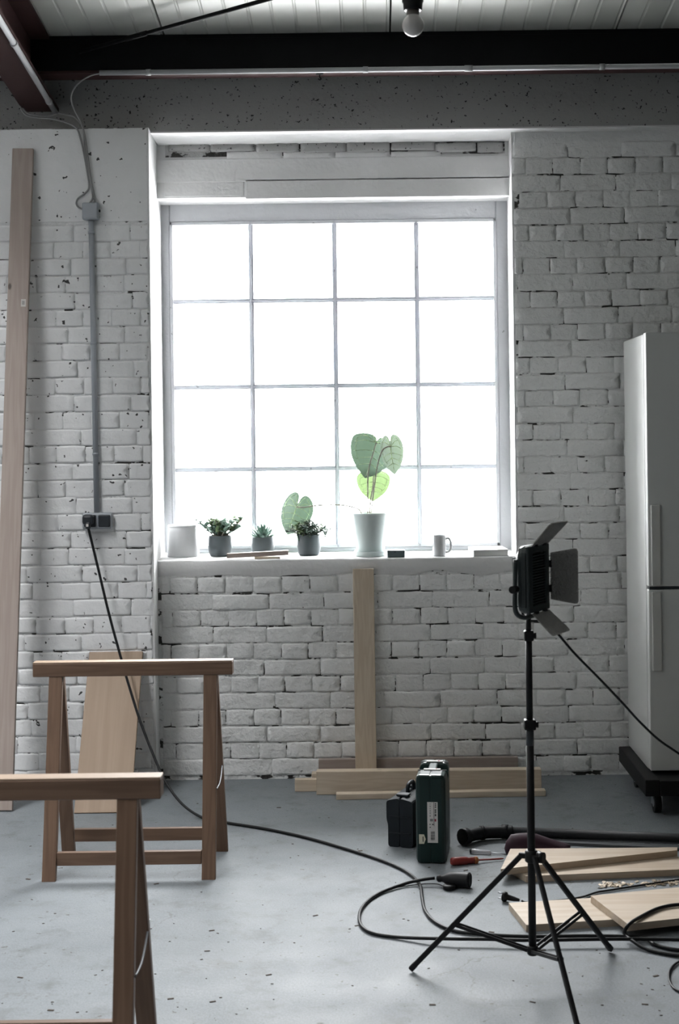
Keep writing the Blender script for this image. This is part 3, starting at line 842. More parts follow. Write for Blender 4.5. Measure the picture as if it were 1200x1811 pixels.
t_ = lying(W(594, 1408, yt).x, W(965, 1400, yt).x, yt, yt + 0.045, 0.0, 0.026, M['pine'], 'thin pale strip lying flat in front of the thick beam', 0.02)
# upright plank against the parapet
head = W(642, 1006, -0.034); foot = Vector((W(647, 1361, -0.10).x, -0.098, 0.0))
lean('plank', foot, head, 0.098, 0.022, M['pine'], 'pale pine plank standing upright below the window sill', 'plank')

# boards on the floor at the right
def board(poly, z0, th, label):
    """floor board with the outline poly (world x, y)"""
    c = sum((Vector((x, y, 0)) for x, y in poly), Vector()) / len(poly)
    mb = MB().prism([(x - c.x, y - c.y) for x, y in poly], 0, th)
    return lsolid('wooden_board', mb, M['board'], Matrix.Translation((c.x, c.y, z0)), label, 'board', 'boards on the floor by the light stand')
TH = 0.023
bl = F(930, 1561, 0.0); brr = F(1200, 1549, 0.0)
d = (brr - bl); d.normalize(); nrm = Vector((-d.y, d.x, 0))
far = bl + d * 1.0
board([(bl.x, bl.y), (far.x, far.y), ((far + nrm * 0.15).x, (far + nrm * 0.15).y), ((bl + nrm * 0.15 - d * 0.05).x, (bl + nrm * 0.15 - d * 0.05).y)], 0.0005, TH,
      'narrow pale board flat on the floor under the tapered board')
zA = TH + 0.0015; tA = zA + TH
P = [F(885, 1537, tA), F(1197, 1503.5, tA), F(1197, 1498.5, tA), F(902, 1501, tA)]
board([(p.x, p.y) for p in P], zA, TH, 'tapered pale board on top of the narrow board behind the light stand')
P = [F(930, 1636, TH), F(1090, 1626, TH)]
q0 = F(899, 1597, TH); dd = (P[1] - P[0]).normalized()
e1 = P[0] + dd * 0.52; e2 = q0 + dd * 0.55
board([(P[0].x, P[0].y), (e1.x, e1.y), (e2.x, e2.y), (q0.x, q0.y)], 0.0005, TH, 'pale board behind the light stand, partly under another board')
zD = TH + 0.0015; tD = zD + TH
P = [F(1109, 1634, tD), F(1200, 1624, tD), F(1200, 1569, tD), F(1044, 1584, tD)]
e1 = P[0] + (P[1] - P[0]) * 3.2; e2 = P[3] + (P[2] - P[3]) * 2.2
board([(P[0].x, P[0].y), (e1.x, e1.y), (e2.x, e2.y), (P[3].x, P[3].y)], zD, TH, 'wide pale board at the right edge overlapping another board')
# shavings
b = MB()
for k in range(150):
    px = random.choice([random.gauss(1165, 22), random.uniform(1060, 1200), random.gauss(1085, 12)])
    py = 1565 - (px - 1100) * 0.03 + random.gauss(0, 2.2)
    p = F(px, py, 0.0); r = random.uniform(.004, .012); a = random.uniform(0, 6.28)
    u = Vector((math.cos(a), math.sin(a), 0)) * r; w_ = Vector((-math.sin(a), math.cos(a), 0)) * r * 0.35
    z = Vector((0, 0, random.uniform(0.001, 0.006)))
    vs = [p - u - w_ + Vector((0, 0, .0006)), p + u - w_ + z * 0.3, p + u + w_ + z, p - u + w_ + z * 0.6 + Vector((0, 0, .001))]
    vs += [v + Vector((0, 0, .0012)) for v in vs]
    b.add(vs, [(0, 1, 2, 3), (4, 5, 6, 7), (0, 1, 5, 4), (1, 2, 6, 5), (2, 3, 7, 6), (3, 0, 4, 7)])
s_ = solid('wood_shavings', b, M['pine'], F(1150, 1565), 'scattered pale wood shavings on the floor between the boards', 'shavings')
s_['kind'] = 'stuff'

# crumbs of dirt and splinters on the floor
b = MB(); rd = random.Random(4)
for k in range(120):
    px, py = rd.uniform(0, 1200), 1400 + 400 * rd.random() ** 0.8
    p = F(px, py); r = rd.choice([.002, .003, .004, .009]); a = rd.uniform(-.6, .6)
    b.box(r * 2, r * rd.uniform(.5, .9), 0.0016, Matrix.Translation((p.x, p.y, 0.0009)) @ Matrix.Rotation(a, 4, 'Z'))
s_ = solid('floor_debris', b, M['soil'], F(500, 1600), 'tiny dark crumbs and splinters strewn over the grey floor', 'debris')
s_['kind'] = 'stuff'

# ------------------------------------------------------------------ tool cases
g0 = F(736, 1529, 0.0); g1 = F(788, 1529, 0.0)
yaw = math.atan2(-0.030, 0.26)
gw, gd, gh = 0.112, 0.27, W(760, 1371, g0.y).z
gm = Matrix.Translation(((g0.x + g1.x) / 2, g0.y, 0.0)) @ Matrix.Rotation(yaw, 4, 'Z')
gc = thing('tool_case', gm.translation, 'dark green plastic tool case on end with white barcode label', 'tool case')
# side outline (depth, height), handle notch in the top, swept across the width
def rounded(poly, r, n=4):
    out = []
    for i, p in enumerate(poly):
        p = Vector(p); a = Vector(poly[i - 1]); c = Vector(poly[(i + 1) % len(poly)])
        ra = min(r, (a - p).length * 0.45, (c - p).length * 0.45)
        s = p + (a - p).normalized() * ra; e = p + (c - p).normalized() * ra
        for k in range(n + 1):
            t = k / n; out.append(tuple((s * (1 - t) ** 2) + p * 2 * t * (1 - t) + e * t * t))
    return out
oc = rounded([(0.004, 0), (gd - 0.004, 0), (gd, gh), (0.20, gh), (0.195, gh - 0.035), (0.105, gh - 0.035), (0.10, gh), (0, gh)], 0.014, 3)
# rounded across the width: three nested slices
def case_body(outline, w, r):
    vs = []; fs = []; n = len(outline); cs = Vector((gd / 2, gh / 2))
    layers = [(-w / 2, 1 - 2 * r / gd, 1 - 1.2 * r / gh), (-w / 2 + r * 0.35, 1 - 0.5 * r / gd, 1 - 0.3 * r / gh), (-w / 2 + r, 1, 1),
              (-0.004, 1, 1), (-0.003, 0.99, 0.992), (0.003, 0.99, 0.992), (0.004, 1, 1),
              (w / 2 - r, 1, 1), (w / 2 - r * 0.35, 1 - 0.5 * r / gd, 1 - 0.3 * r / gh), (w / 2, 1 - 2 * r / gd, 1 - 1.2 * r / gh)]
    for (x, sd, sz) in layers:
        for (d_, z) in outline: vs.append((x, cs.x + (d_ - cs.x) * sd, z * sz if z > cs.y else cs.y + (z - cs.y) * sz if sz > 0.985 else max(z, cs.y + (z - cs.y) * sz)))
    for l in range(len(layers) - 1):
        for i in range(n):
            j = (i + 1) % n; fs.append((l * n + i, l * n + j, (l + 1) * n + j, (l + 1) * n + i))
    fs.append(tuple(range(n))[::-1]); fs.append(tuple((len(layers) - 1) * n + i for i in range(n)))
    zmin = min(v[2] for v in vs)
    vs = [(x, y, z - zmin) for x, y, z in vs]
    return MB().add(vs, fs)
def gpart(nm, mb, m, parent=None, label=None):
    o = link(nm, mb.mesh(nm), parent or gc, m)
    if parent is None: o.matrix_local = Matrix.Rotation(yaw, 4, 'Z')
    if label: o['label'] = label
    return o
gpart('shell', case_body(oc, gw, 0.016), M['green_case'])
gpart('handle', MB().box(0.032, 0.105, 0.016, Matrix.Translation((0.0, 0.15, gh - 0.008)), 0.005), M['green_case'])
for yy in (0.083, 0.218):
    lt = gpart('latch', MB().box(0.064, 0.016, 0.005, Matrix.Translation((0.002, yy, gh + 0.0022)), 0.0015), M['label'], None, 'pale latch strip with red mark')
    link('red_mark', MB().box(0.004, 0.012, 0.001, Matrix.Translation((0.018, yy, gh + 0.005))).mesh('red_mark'), lt, M['ink_red'])
    for sx in (-0.043, 0.046):
        gpart('latch_recess_shade', MB().box(0.020, 0.010, 0.002, Matrix.Translation((sx, yy, gh - 0.0005)), 0.0005), M['dim'])  # thin dark plates, shade of the recesses as colour
# paper label on the narrow front side, text running vertically
def on_front(px, py, w, h, t=0.0006, y=0.0):
    q = W(px, py, g0.y)
    lx = (q.x - gm.translation.x) / math.cos(yaw)
    return MB().box(w, t, h, Matrix.Translation((lx, y - t / 2, q.z)))
S = (g0.y - CY) / FPX
lab = gpart('paper_label', on_front(764.5, 1454.5, 18.5 * S, 72 * S, 0.0008, 0.001), M['label'], None, 'white printed label with a barcode')
def pr(px, py, wpx, hpx, m): return link('print', on_front(px, py, wpx * S, hpx * S, 0.0004, 0.0).mesh('print'), lab, m)
pr(766.8, 1440, 0.7, 42, M['ink'])
for i, y in enumerate((1421.5, 1424.5, 1427.5, 1432, 1434.5, 1437, 1440.5, 1442.3)): pr(769.6, y, 2.6, 1.7, M['ink'])
for y, hh in ((1422, 1.2), (1426, 2.5), (1430, 1.5), (1434, 2.2), (1438, 2.4), (1443, 3)): pr(760.2, y, 1.6, hh, M['ink_grey'])
pr(762.6, 1450.4, 5.4, 4.4, M['ink_grey']); pr(769.4, 1450.4, 3.0, 4.4, M['ink_red'])
pr(760, 1458, 2.0, 1.6, M['ink']); pr(765, 1458, 2.4, 2.2, M['ink']); pr(760.3, 1463.2, 2.0, 1.8, M['ink'])
for i in range(9): pr(765, 1471 + i * 1.75, 7.2, (0.7, 1.1, 0.6)[i % 3], M['ink'])
q = W(746.5, 1484.5, g0.y); lx = q.x - gm.translation.x
ar = MB().prism([(-6 * S, -8.4 * S), (3 * S, -8.4 * S), (6 * S, 0), (3 * S, 8.4 * S), (-6 * S, 8.4 * S)], 0, 0.0008,
                Matrix.Translation((lx, 0.0002, q.z)) @ Matrix.Rotation(R(90), 4, 'X'))
al = gpart('arrow_sticker', ar, M['label_cream'], None, 'cream arrow-shaped sticker')
link('print', MB().box(1.6 * S, 0.0005, 9 * S, Matrix.Translation((lx + 1.2 * S, -0.0008, q.z))).mesh('print'), al, M['ink'])

# dark case behind
d0 = F(681, 1498, 0.0)
yaw2 = -math.atan2(0.055, 0.15)
nh = W(700, 1411, d0.y).z; nw, ndp = 0.108, 0.26
dm = Matrix.Translation((d0.x + 0.006, d0.y + 0.01, 0)) @ Matrix.Rotation(yaw2, 4, 'Z')
dc = thing('tool_case', dm.translation, 'dark navy tool case with grey latch lying behind the green case', 'tool case')
def dpart(nm, mb, m, parent=None):
    o = link(nm, mb.mesh(nm), parent or dc, m)
    if parent is None: o.matrix_local = Matrix.Rotation(yaw2, 4, 'Z')
    return o
def half(x0, x1):
    w = x1 - x0; oc2 = rounded([(x0 + (0.006 if x0 == 0 else 0), 0), (x1 - (0.006 if x1 == nw else 0), 0), (x1, 0.02), (x1, nh * 0.55), (x1, nh - 0.012 if x1 == nw else nh), (x0, nh - 0.012 if x0 == 0 else nh), (x0, nh * 0.55), (x0 + (0.006 if x0 == 0 else 0), nh * 0.45)], 0.012, 3)
    return MB().prism(oc2, 0, ndp, Matrix(((1, 0, 0, 0), (0, 0, 1, 0), (0, 1, 0, 0), (0, 0, 0, 1))))
dpart('shell', half(0.0, nw * 0.48), M['navy_case'])
dpart('shell', half(nw * 0.5, nw), M['navy_case'])
for yy in (0.05, 0.20):
    dpart('latch', MB().box(0.05, 0.036, 0.01, Matrix.Translation((nw * 0.5, yy, nh + 0.003)), 0.003), M['dark'])
hb = smooth_path([(nw * .5, 0.10, nh - 0.004), (nw * .5, 0.105, nh + 0.022), (nw * .5, 0.125, nh + 0.03), (nw * .5, 0.155, nh + 0.03), (nw * .5, 0.172, nh + 0.022), (nw * .5, 0.177, nh - 0.004)], 5)
dpart('handle', MB().tube(hb, 0.008, 10), M['navy_case'])
for z in (nh * 0.28, nh * 0.62):
    dpart('rib', MB().box(0.088, 0.004, 0.006, Matrix.Translation((nw / 2, -0.001, z)), 0.001), M['navy_case'])

# ------------------------------------------------------------------ drain pipe
zc_ = 0.030
p_open = F(824, 1479, 0.033); p_a = F(852, 1473, 0.030); p_b = F(888, 1470.5, 0.029); p_c = F(1204, 1484, 0.024)
pp = thing('drain_pipe', (p_a.x, p_a.y, 0), 'black plastic drain pipe with an elbow lying on the floor', 'pipe')
dirp = (p_c - p_b).normalized()
part('straight_pipe', MB().tube([p_b, p_b + dirp * 1.7], 0.0205, 20), M['pipe'], pp)
d0_ = (p_open - p_a).normalized()
el = smooth_path([p_open + d0_ * 0.02, p_open, p_a, p_b.lerp(p_a, 0.4), p_b + dirp * 0.04], 8)
part('elbow', MB().tube(el, 0.0245, 20), M['pipe'], pp)
d0_mark = p_open + d0_ * 0.008
for c, ax in ((d0_mark, d0_), (p_a, (p_b - p_a)), (p_b + dirp * 0.01, dirp)):
    part('collar', clip_ring(c, 0.0285 if c is not d0_mark else 0.0325, ax, 0.026 if c is not p_a else 0.014), M['pipe'], pp)
part('bore_shade', clip_ring(p_open + d0_ * 0.0213, 0.027, d0_, 0.002), M['dim'], pp)  # dark disc on the closed end paints the shaded hollow
# flat dark strip beside it
a = F(960, 1490, 0.0); c = F(1204, 1503, 0.0); dv = (c - a).normalized()
m = frame(a + dv * 0.75 + Vector((0, 0, 0.006)), dv, (0, 0, 1))
lsolid('dark_strip', MB().box(1.5, 0.045, 0.012, None, 0.002), M['dull_strip'], m, 'flat dark strip lying between the drain pipe and the boards', 'strip')
# maroon bag
b = MB()
Yb = P and F(950, 1516, 0.0).y
out = [(896, 1514), (893, 1504), (897, 1488), (905, 1476), (918, 1473), (935, 1472), (950, 1474), (965, 1480), (985, 1489), (1000, 1494), (1011, 1498), (1010, 1514)]
NL = 7; vs = []; fs = []
for l in range(NL):
    t = l / (NL - 1); s = math.sin(math.pi * (0.12 + 0.76 * t))
    for i, (x, y) in enumerate(out):
        w_ = W(x, y, Yb)
        z = w_.z * (0.45 + 0.40 * s) if y < 1510 else 0.002
        z += 0.004 * mnoise.noise(Vector((x * 0.05, t * 4, 0)))
        cxm = W(945, 1490, Yb).x
        vs.append((cxm + (w_.x - cxm) * (0.85 + 0.15 * s), Yb + 0.012 + 0.065 * t, max(z, 0.001)))
n = len(out)
for l in range(NL - 1):
    for i in range(n):
        j = (i + 1) % n; fs.append((l * n + i, l * n + j, (l + 1) * n + j, (l + 1) * n + i))
fs.append(tuple(range(n))[::-1]); fs.append(tuple((NL - 1) * n + i for i in range(n)))
b.add(vs, fs, True)
solid('tool_bag', b, M['maroon'], (vs[0][0], Yb, 0), 'small dark maroon bag lying behind the tapered board', 'bag')

# ------------------------------------------------------------------ screwdrivers
def turned(p, q, prof, n=16):
    """profile of (distance along p->q, radius)"""
    p, q = Vector(p), Vector(q); d = (q - p).normalized()
    return MB().tube([p + d * s for s, r in prof], [r for s, r in prof], n)
a = F(806, 1523, 0.0155); c = F(890, 1518.5, 0.006); d = (c - a).normalized()
sd = thing('screwdriver', (a.x, a.y, 0), 'red-handled screwdriver lying beside the green tool case', 'screwdriver')
hl = 0.085
part('handle', turned(a, c, [(-0.02, 0.011), (-0.015, 0.0145), (0, 0.0155), (0.04, 0.0145), (0.05, 0.011), (0.058, 0.0125), (hl - .012, 0.012)]), M['red'], sd)
part('collar', turned(a, c, [(hl - .014, 0.012), (hl - 0.008, 0.0145), (hl - 0.001, 0.0135), (hl + 0.004, 0.006)]), M['orange'], sd)
part('shaft', turned(a, c, [(hl, 0.0035), ((c - a).length - 0.01, 0.0035), ((c - a).length, 0.002)], 10), M['red'], sd)
a = F(833, 1505, 0.009); c = F(897, 1511, 0.004)
vt = thing('voltage_tester', (a.x, a.y, 0), 'clear-handled small screwdriver tester above the red screwdriver', 'screwdriver')
part('handle', turned(a, c, [(0, 0.0085), (0.004, 0.009), (0.03, 0.008), (0.07, 0.0085), (0.075, 0.006)]), M['clear'], vt)
part('core', turned(a, c, [(0.006, 0.004), (0.07, 0.004)]), M['steel'], vt)
part('cap', turned(a, c, [(-0.006, 0.0075), (0.002, 0.009)]), M['dark'], vt)
part('blade', turned(a, c, [(0.07, 0.0022), ((c - a).length, 0.0018)], 8), M['steel'], vt)

# ------------------------------------------------------------------ work light on its stand
fA = F(727, 1719, 0.0); fB = F(1079, 1684, 0.0)
ctr = F(942, 1741, 0.0)
rA, rB = fA - ctr, fB - ctr
rad = (rA.length + rB.length) / 2
angC = (math.atan2(rA.y, rA.x) + math.atan2(rB.y, rB.x)) / 2 + math.pi
fC = ctr + Vector((math.cos(angC), math.sin(angC), 0)) * rad
cx, cy = ctr.x, ctr.y
wk = thing('work_light', (cx, cy, 0), 'black work light with barn doors on a tripod stand', 'work light')
zH = W(940, 1514, cy).z; zL = W(940, 1680, cy).z
z1 = W(938, 1281, cy).z; z2 = W(938, 1124, cy).z; z3 = W(938, 1088, cy).z
V = lambda z: Vector((cx, cy, z))
part('lower_tube', MB().tube([V(zL - 0.012), V(z1 - 0.01)], 0.0112, 18), M['black'], wk)
part('sleeve', MB().tube([V(W(938, 1318, cy).z), V(z1 - 0.012)], 0.0116, 18), M['dark'], wk, 'grey band of the tube')
part('middle_tube', MB().tube([V(z1 - 0.02), V(z2)], 0.0096, 18), M['black'], wk)
part('upper_tube', MB().tube([V(z2 - 0.01), V(z3 + 0.005)], 0.0078, 16), M['black'], wk)
part('spigot', MB().tube([V(z3), V(z3 + 0.03)], 0.0055, 14), M['steel'], wk)
for z, s in ((z1, 0.034), (z2, 0.028)):
    k = part('clamp', MB().box(s, s, 0.030, Matrix.Translation(V(z)), 0.004), M['black'], wk)
    part('knob', MB().tube([V(z) + Vector((s / 2 - .002, -0.004, 0)), V(z) + Vector((s / 2 + 0.008, -0.005, 0))], 0.009, 10), M['black'], k)
hubm = MB().lathe([(0.014, -0.018), (0.019, -0.014), (0.019, 0.014), (0.014, 0.018)], 20, Matrix.Translation(V(zH)))
part('upper_hub', hubm, M['black'], wk)
part('hub_knob', MB().tube([V(zH) + Vector((0.016, -0.012, 0)), V(zH) + Vector((0.034, -0.022, 0))], 0.016, 14), M['black'], wk)
part('lower_hub', MB().lathe([(0.013, -0.014), (0.0165, -0.01), (0.0165, 0.010), (0.013, 0.014)], 20, Matrix.Translation(V(zL))), M['black'], wk)
for f_ in (fA, fB, fC):
    d = (f_ - ctr).normalized(); side = Vector((-d.y, d.x, 0))
    top = V(zH) + d * 0.03; ft = f_ + Vector((0, 0, 0.010))
    bk = MB().box(0.034, 0.012, 0.016, frame(V(zH) + d * 0.020, d, (0, 0, 1)), 0.002)
    part('hinge', bk, M['black'], wk)
    ln = (ft - top).length; m = frame((ft + top) / 2, ft - top, side)
    l_ = part('leg', MB().box(ln, 0.0155, 0.0135, m, 0.003), M['black'], wk)
    part('rubber_foot', MB().box(0.026, 0.0175, 0.0165, frame(ft - (ft - top).normalized() * 0.009, ft - top, side), 0.004), M['rubber'], l_)
    mid = top.lerp(ft, 0.60)
    for s in (-0.0085, 0.0085):
        a = V(zL) + d * 0.014 + side * s; c = mid + side * s
        part('brace', MB().box((c - a).length, 0.010, 0.003, frame((a + c) / 2, c - a, side), 0.0008), M['black'], wk)
# lamp head: faces right, a little towards the room
nv = Vector((0.872, -0.49, 0)).normalized(); tv = Vector((0.49, 0.872, 0)).normalized(); uv = Vector((0, 0, 1))
hc = W(944, 1022, cy) + nv * 0.0
hc.y = cy
hc = Vector((cx + 0.012, cy, hc.z))
hm = Matrix((tv, uv, nv)).transposed().to_4x4(); hm.translation = hc   # local X across, Y up, Z forward
LW_, LH_ = 0.155, 0.196
def outline(w, h, r, n=5):
    return rounded([(-w / 2, -h / 2), (w / 2, -h / 2), (w / 2, h / 2), (-w / 2, h / 2)], r, n)
# housing loft
lay_ = [(LW_, LH_, 0.012, 0.030, 0), (LW_, LH_, 0.000, 0.030, 0), (LW_ * 0.97, LH_ * 0.97, -0.012, 0.03, 0), (LW_ * 0.80, LH_ * 0.80, -0.024, 0.03, 0), (LW_ * 0.6, LH_ * 0.62, -0.031, 0.03, 0)]
vs = []; fs = []; n = None
for (w_, h_, z, r, _) in lay_:
    oo = outline(w_, h_, r); n = len(oo); vs += [(x, y, z) for x, y in oo]
for l in range(len(lay_) - 1):
    for i in range(n):
        j = (i + 1) % n; fs.append((l * n + i, l * n + j, (l + 1) * n + j, (l + 1) * n + i))
fs.append(tuple(range(n))[::-1]); fs.append(tuple((len(lay_) - 1) * n + i for i in range(n)))
hs = part('lamp_housing', MB().add([tuple(hm @ Vector(v)) for v in vs], fs), M['lamp_body'], wk)
# front rim bars, louvre slats
b = MB()
for (x, y, w_, h_) in ((0, LH_ / 2 - 0.012, LW_, 0.022), (0, -LH_ / 2 + 0.012, LW_, 0.022), (-LW_ / 2 + 0.016, 0, 0.030, LH_ - 0.03), (LW_ / 2 - 0.014, 0, 0.026, LH_ - 0.03)):
    b.box(w_, h_, 0.012, hm @ Matrix.Translation((x, y, 0.018)), 0.004)
part('front_rim', b, M['lamp_body'], hs)
NS = 18
for k in range(NS):
    y = -LH_ / 2 + 0.03 + (LH_ - 0.06) * k / (NS - 1)
    part('slat', MB().box(LW_ - 0.055, 0.0035, 0.008, hm @ Matrix.Translation((0, y, 0.017)) @ Matrix.Rotation(R(25), 4, 'X')), M['lamp_body'], hs)
part('reflector_edge', MB().box(0.012, LH_ - 0.05, 0.002, hm @ Matrix.Translation((LW_ / 2 - 0.034, 0, 0.0135))), M['steel'], hs)
# yoke and knob
yk = MB().tube([hm @ Vector(p) for p in smooth_path([(-LW_ / 2 - 0.008, 0.06, -0.014), (-LW_ / 2 - 0.010, -0.02, -0.016), (-LW_ / 2 - 0.008, -0.088, -0.016), (-LW_ / 2 + 0.03, -LH_ / 2 - 0.012, -0.010), (0, -LH_ / 2 - 0.014, -0.006), (LW_ / 2 - 0.03, -LH_ / 2 - 0.012, -0.010), (LW_ / 2 + 0.008, -0.088, -0.016), (LW_ / 2 + 0.010, -0.02, -0.016), (LW_ / 2 + 0.008, 0.06, -0.014)], 5)], 0.007, 8)
part('yoke', yk, M['lamp_body'], wk)
part('tilt_knob', MB().tube([hm @ Vector((-LW_ / 2 - 0.004, -0.025, -0.016)), hm @ Vector((-LW_ / 2 - 0.030, -0.025, -0.016))], 0.011, 12), M['black'], wk)
part('back_box', MB().box(0.07, 0.125, 0.016, hm @ Matrix.Translation((-0.01, 0, -0.036)), 0.005), M['lamp_body'], wk)
def door(a, c, out, flare, label=None):
    """plate hinged on edge a-c (local), reaching out; flare widens its far edge"""
    a, c, out = Vector(a), Vector(c), Vector(out); e = (c - a).normalized()
    q = [a + e * 0.004, c - e * 0.004, c + out + e * flare, a + out - e * flare]
    q = [v for v in q]
    nn = (q[1] - q[0]).cross(out).normalized() * 0.0012
    k = []
    for i, p in enumerate(q):
        if i < 2: k.append(p)
        else:
            prv, nxt = q[i - 1], q[(i + 1) % 4]
            k += [p + (prv - p).normalized() * 0.010, p + (((prv - p).normalized() + (nxt - p).normalized()) * 0.0028), p + (nxt - p).normalized() * 0.010]
    vs = [hm @ (p + nn) for p in k] + [hm @ (p - nn) for p in k]; n = len(k)
    fs = [tuple(range(n)), tuple(range(n, 2 * n))[::-1]] + [(i, (i + 1) % n, n + (i + 1) % n, n + i) for i in range(n)]
    o = part('barn_door', MB().add([tuple(v) for v in vs], fs), M['hammered'], wk)
    for t in (0.25, 0.75):
        part('hinge_pin', MB().box(0.022, 0.008, 0.008, hm @ Matrix.Translation(a.lerp(c, t)) @ (Matrix.Rotation(R(90), 4, 'Z') if abs(e.y) > .5 else Matrix.Identity(4))), M['black'], o)
zf_ = 0.026
hx, hy = LW_ / 2 - 0.012, LH_ / 2
door((-hx, hy, zf_), (hx, hy, zf_), (0, 0.066, 0.062), 0.004)
door((-hx, -hy, zf_), (hx, -hy, zf_), (0, -0.058, 0.064), 0.004)
door((LW_ / 2, -hy + 0.025, zf_), (LW_ / 2, hy - 0.025, zf_), (0.022, 0, 0.078), 0.010)
# lamp cord to the right, down and back to its plug
cs_ = [hm @ Vector((0.02, -LH_ / 2 + 0.005, -0.045)), hm @ Vector((0.03, -LH_ / 2 - 0.03, -0.03)), W(965, 1100, cy + 0.05), W(985, 1120, cy + 0.05), W(1015, 1155, cy + 0.06), W(1062, 1203, cy + 0.08), W(1100, 1243, cy + 0.10), W(1130, 1276, cy + 0.12), W(1164, 1308, cy + 0.14), W(1200, 1333, cy + 0.16), W(1290, 1395, cy + 0.2), W(1340, 1500, cy + 0.15)]
f1 = F(1330, 1640, 0.005)
cs_ += [f1 + Vector((0.02, 0, 0.06)), f1, F(1290, 1690, 0.005), F(1230, 1697, 0.005), F(1200, 1701, 0.005), F(1184, 1716, 0.005), F(1184, 1737, 0.005), F(1200, 1753, 0.005), F(1250, 1768, 0.005), F(1310, 1760, 0.005)]
part('cord', MB().tube(smooth_path(cs_, 8), 0.0036, 8), M['rubber'], wk)

# ------------------------------------------------------------------ extension cord from the wall socket
ec_loc = W(157, 925, PIER_Y - 0.05)
ec = thing('extension_cord', (F(640, 1600).x, F(640, 1600).y, 0), 'long black extension cord plugged into the wall and looping over the floor', 'extension cord')
pl0 = Vector((s0.x - 0.035, PIER_Y - 0.042, s0.z + 0.004))
part('plug', MB().box(0.050, 0.040, 0.046, Matrix.Translation(pl0 + Vector((0, -0.018, 0.004))), 0.012).box(0.022, 0.02, 0.03, Matrix.Translation(pl0 + Vector((0.003, -0.034, -0.022))), 0.006), M['dark'], ec)
part('plug_tag', MB().box(0.010, 0.003, 0.012, Matrix.Translation(pl0 + Vector((0.001, -0.046, -0.020)))), M['label'], ec)
z0 = 0.0065
pts = [pl0 + Vector((0.003, -0.034, -0.03))]
for (x, y, Y) in ((163, 962, -.255), (175, 1012, -.27), (192, 1083, -.30), (210, 1150, -.34), (228, 1213, -.385), (247, 1273, -.44), (268, 1328, -.50), (292, 1381, -.57), (322, 1422, -.635)):
    pts.append(W(x, y, Y))
fl = [(360, 1447), (400, 1455), (470, 1466), (540, 1481), (610, 1501), (672, 1521), (717, 1541), (741, 1563), (746, 1588), (751, 1610), (768, 1630), (800, 1645), (850, 1652), (930, 1656), (1030, 1655), (1100, 1656), (1140, 1659), (1158, 1671), (1200, 1680), (1260, 1680)]
for p in fl: pts.append(F(p[0], p[1], z0 if p[0] < 1200 or True else z0))
tb = tD + 0.0068
for (x, y, z) in ((1310, 1665, .012), (1325, 1645, .035), (1290, 1620, tb), (1240, 1604, tb), (1200, 1600, tb), (1165, 1606, tb), (1135, 1620, tb), (1113, 1633.5, tb), (1104, 1647, .03), (1107, 1654, .020), (1118, 1664, .018), (1146, 1680, z0), (1200, 1690, z0), (1270, 1696, z0), (1330, 1690, z0), (1360, 1675, z0)):
    pts.append(F(x, y, z))
for (x, y, z) in ((1340, 1668, .02), (1250, 1664, .021), (1160, 1661, .021), (1060, 1661, .021), (940, 1663, .02), (860, 1661, .02), (780, 1660, .018), (700, 1657, z0), (655, 1649, z0), (636, 1632, z0), (640, 1605, z0), (668, 1581, z0), (715, 1563, z0 + .004), (745, 1556, .021), (768, 1553, .024)):
    pts.append(F(x, y, z))
part('cable', MB().tube(smooth_path(pts, 7), 0.0058, 10), M['rubber'], ec)
a = F(772, 1553, 0.026); c = F(830, 1557, 0.028)
part('coupling', turned(a, c, [(0, 0.0075), (0.006, 0.013), (0.014, 0.013), (0.018, 0.011), (0.026, 0.013), (0.040, 0.022), (0.055, 0.026), (0.075, 0.0265), (0.114, 0.0275), (0.120, 0.0275)], 22), M['black'], ec)
part('coupling_face', turned(c, c + (c - a), [(0.0015, 0.0235), (0.003, 0.0235)], 22), M['dim'], ec)
kc = F(794, 1573, 0.0)
cp = part('coupling_cap', MB().lathe([(0.020, 0.001), (0.0225, 0.003), (0.0225, 0.014), (0.020, 0.017), (0.012, 0.018)], 22, Matrix.Translation(kc)), M['black'], ec)
part('cap_strap', MB().tube(smooth_path([kc + Vector((-.02, 0.004, .01)), F(770, 1563, .004), F(740, 1564, .004), F(705, 1569, .004), F(680, 1576, .006)], 6), 0.0018, 6), M['rubber'], cp)
# loose plug by the boards
a = F(889, 1585, 0.018); c = F(922, 1593, 0.012)
lp = thing('power_plug', (a.x, a.y, 0), 'small black two-pin plug lying at the corner of a board', 'plug')
d = (c - a).normalized()
part('body', turned(a, c, [(0, 0.016), (0.003, 0.0175), (0.012, 0.0165), (0.016, 0.010), (0.042, 0.008), (0.052, 0.006), (0.060, 0.0045)], 16), M['black'], lp)
for s in (-0.0095, 0.0095):
    sd_ = Vector((0, 0, 1)) * s
    part('pin', MB().tube([a + sd_, a + sd_ - d * 0.018], 0.0022, 8), M['steel'], lp)
cd_ = [c, F(930, 1596, 0.005), F(960, 1595, 0.005), F(1000, 1591, 0.005), F(1030, 1586, 0.005), F(1055, 1578, 0.005), F(1080, 1574, 0.005), F(1200, 1556, 0.005), F(1300, 1549, 0.005)]
part('cord', MB().tube(smooth_path(cd_, 6), 0.0036, 8), M['rubber'], lp)

# ------------------------------------------------------------------ on the sill
def at_sill(px, y): return Vector((W(px, 980, y).x, y, SILL))
T = Matrix.Translation
# inverted white planter
p = at_sill(324, 0.225)
wpn = thing('planter', p, 'white cylindrical planter at the left end of the sill', 'planter')
part('pot', MB().lathe([(0.077, 0.0), (0.0775, 0.006), (0.0735, 0.12), (0.073, 0.142), (0.070, 0.146)], 40, T(p)), M['ceramic'], wpn)
part('rim', MB().lathe([(0.0735, 0.142), (0.0735, 0.152), (0.071, 0.154), (0.068, 0.153), (0.067, 0.147)], 40, T(p)), M['ceramic'], wpn)
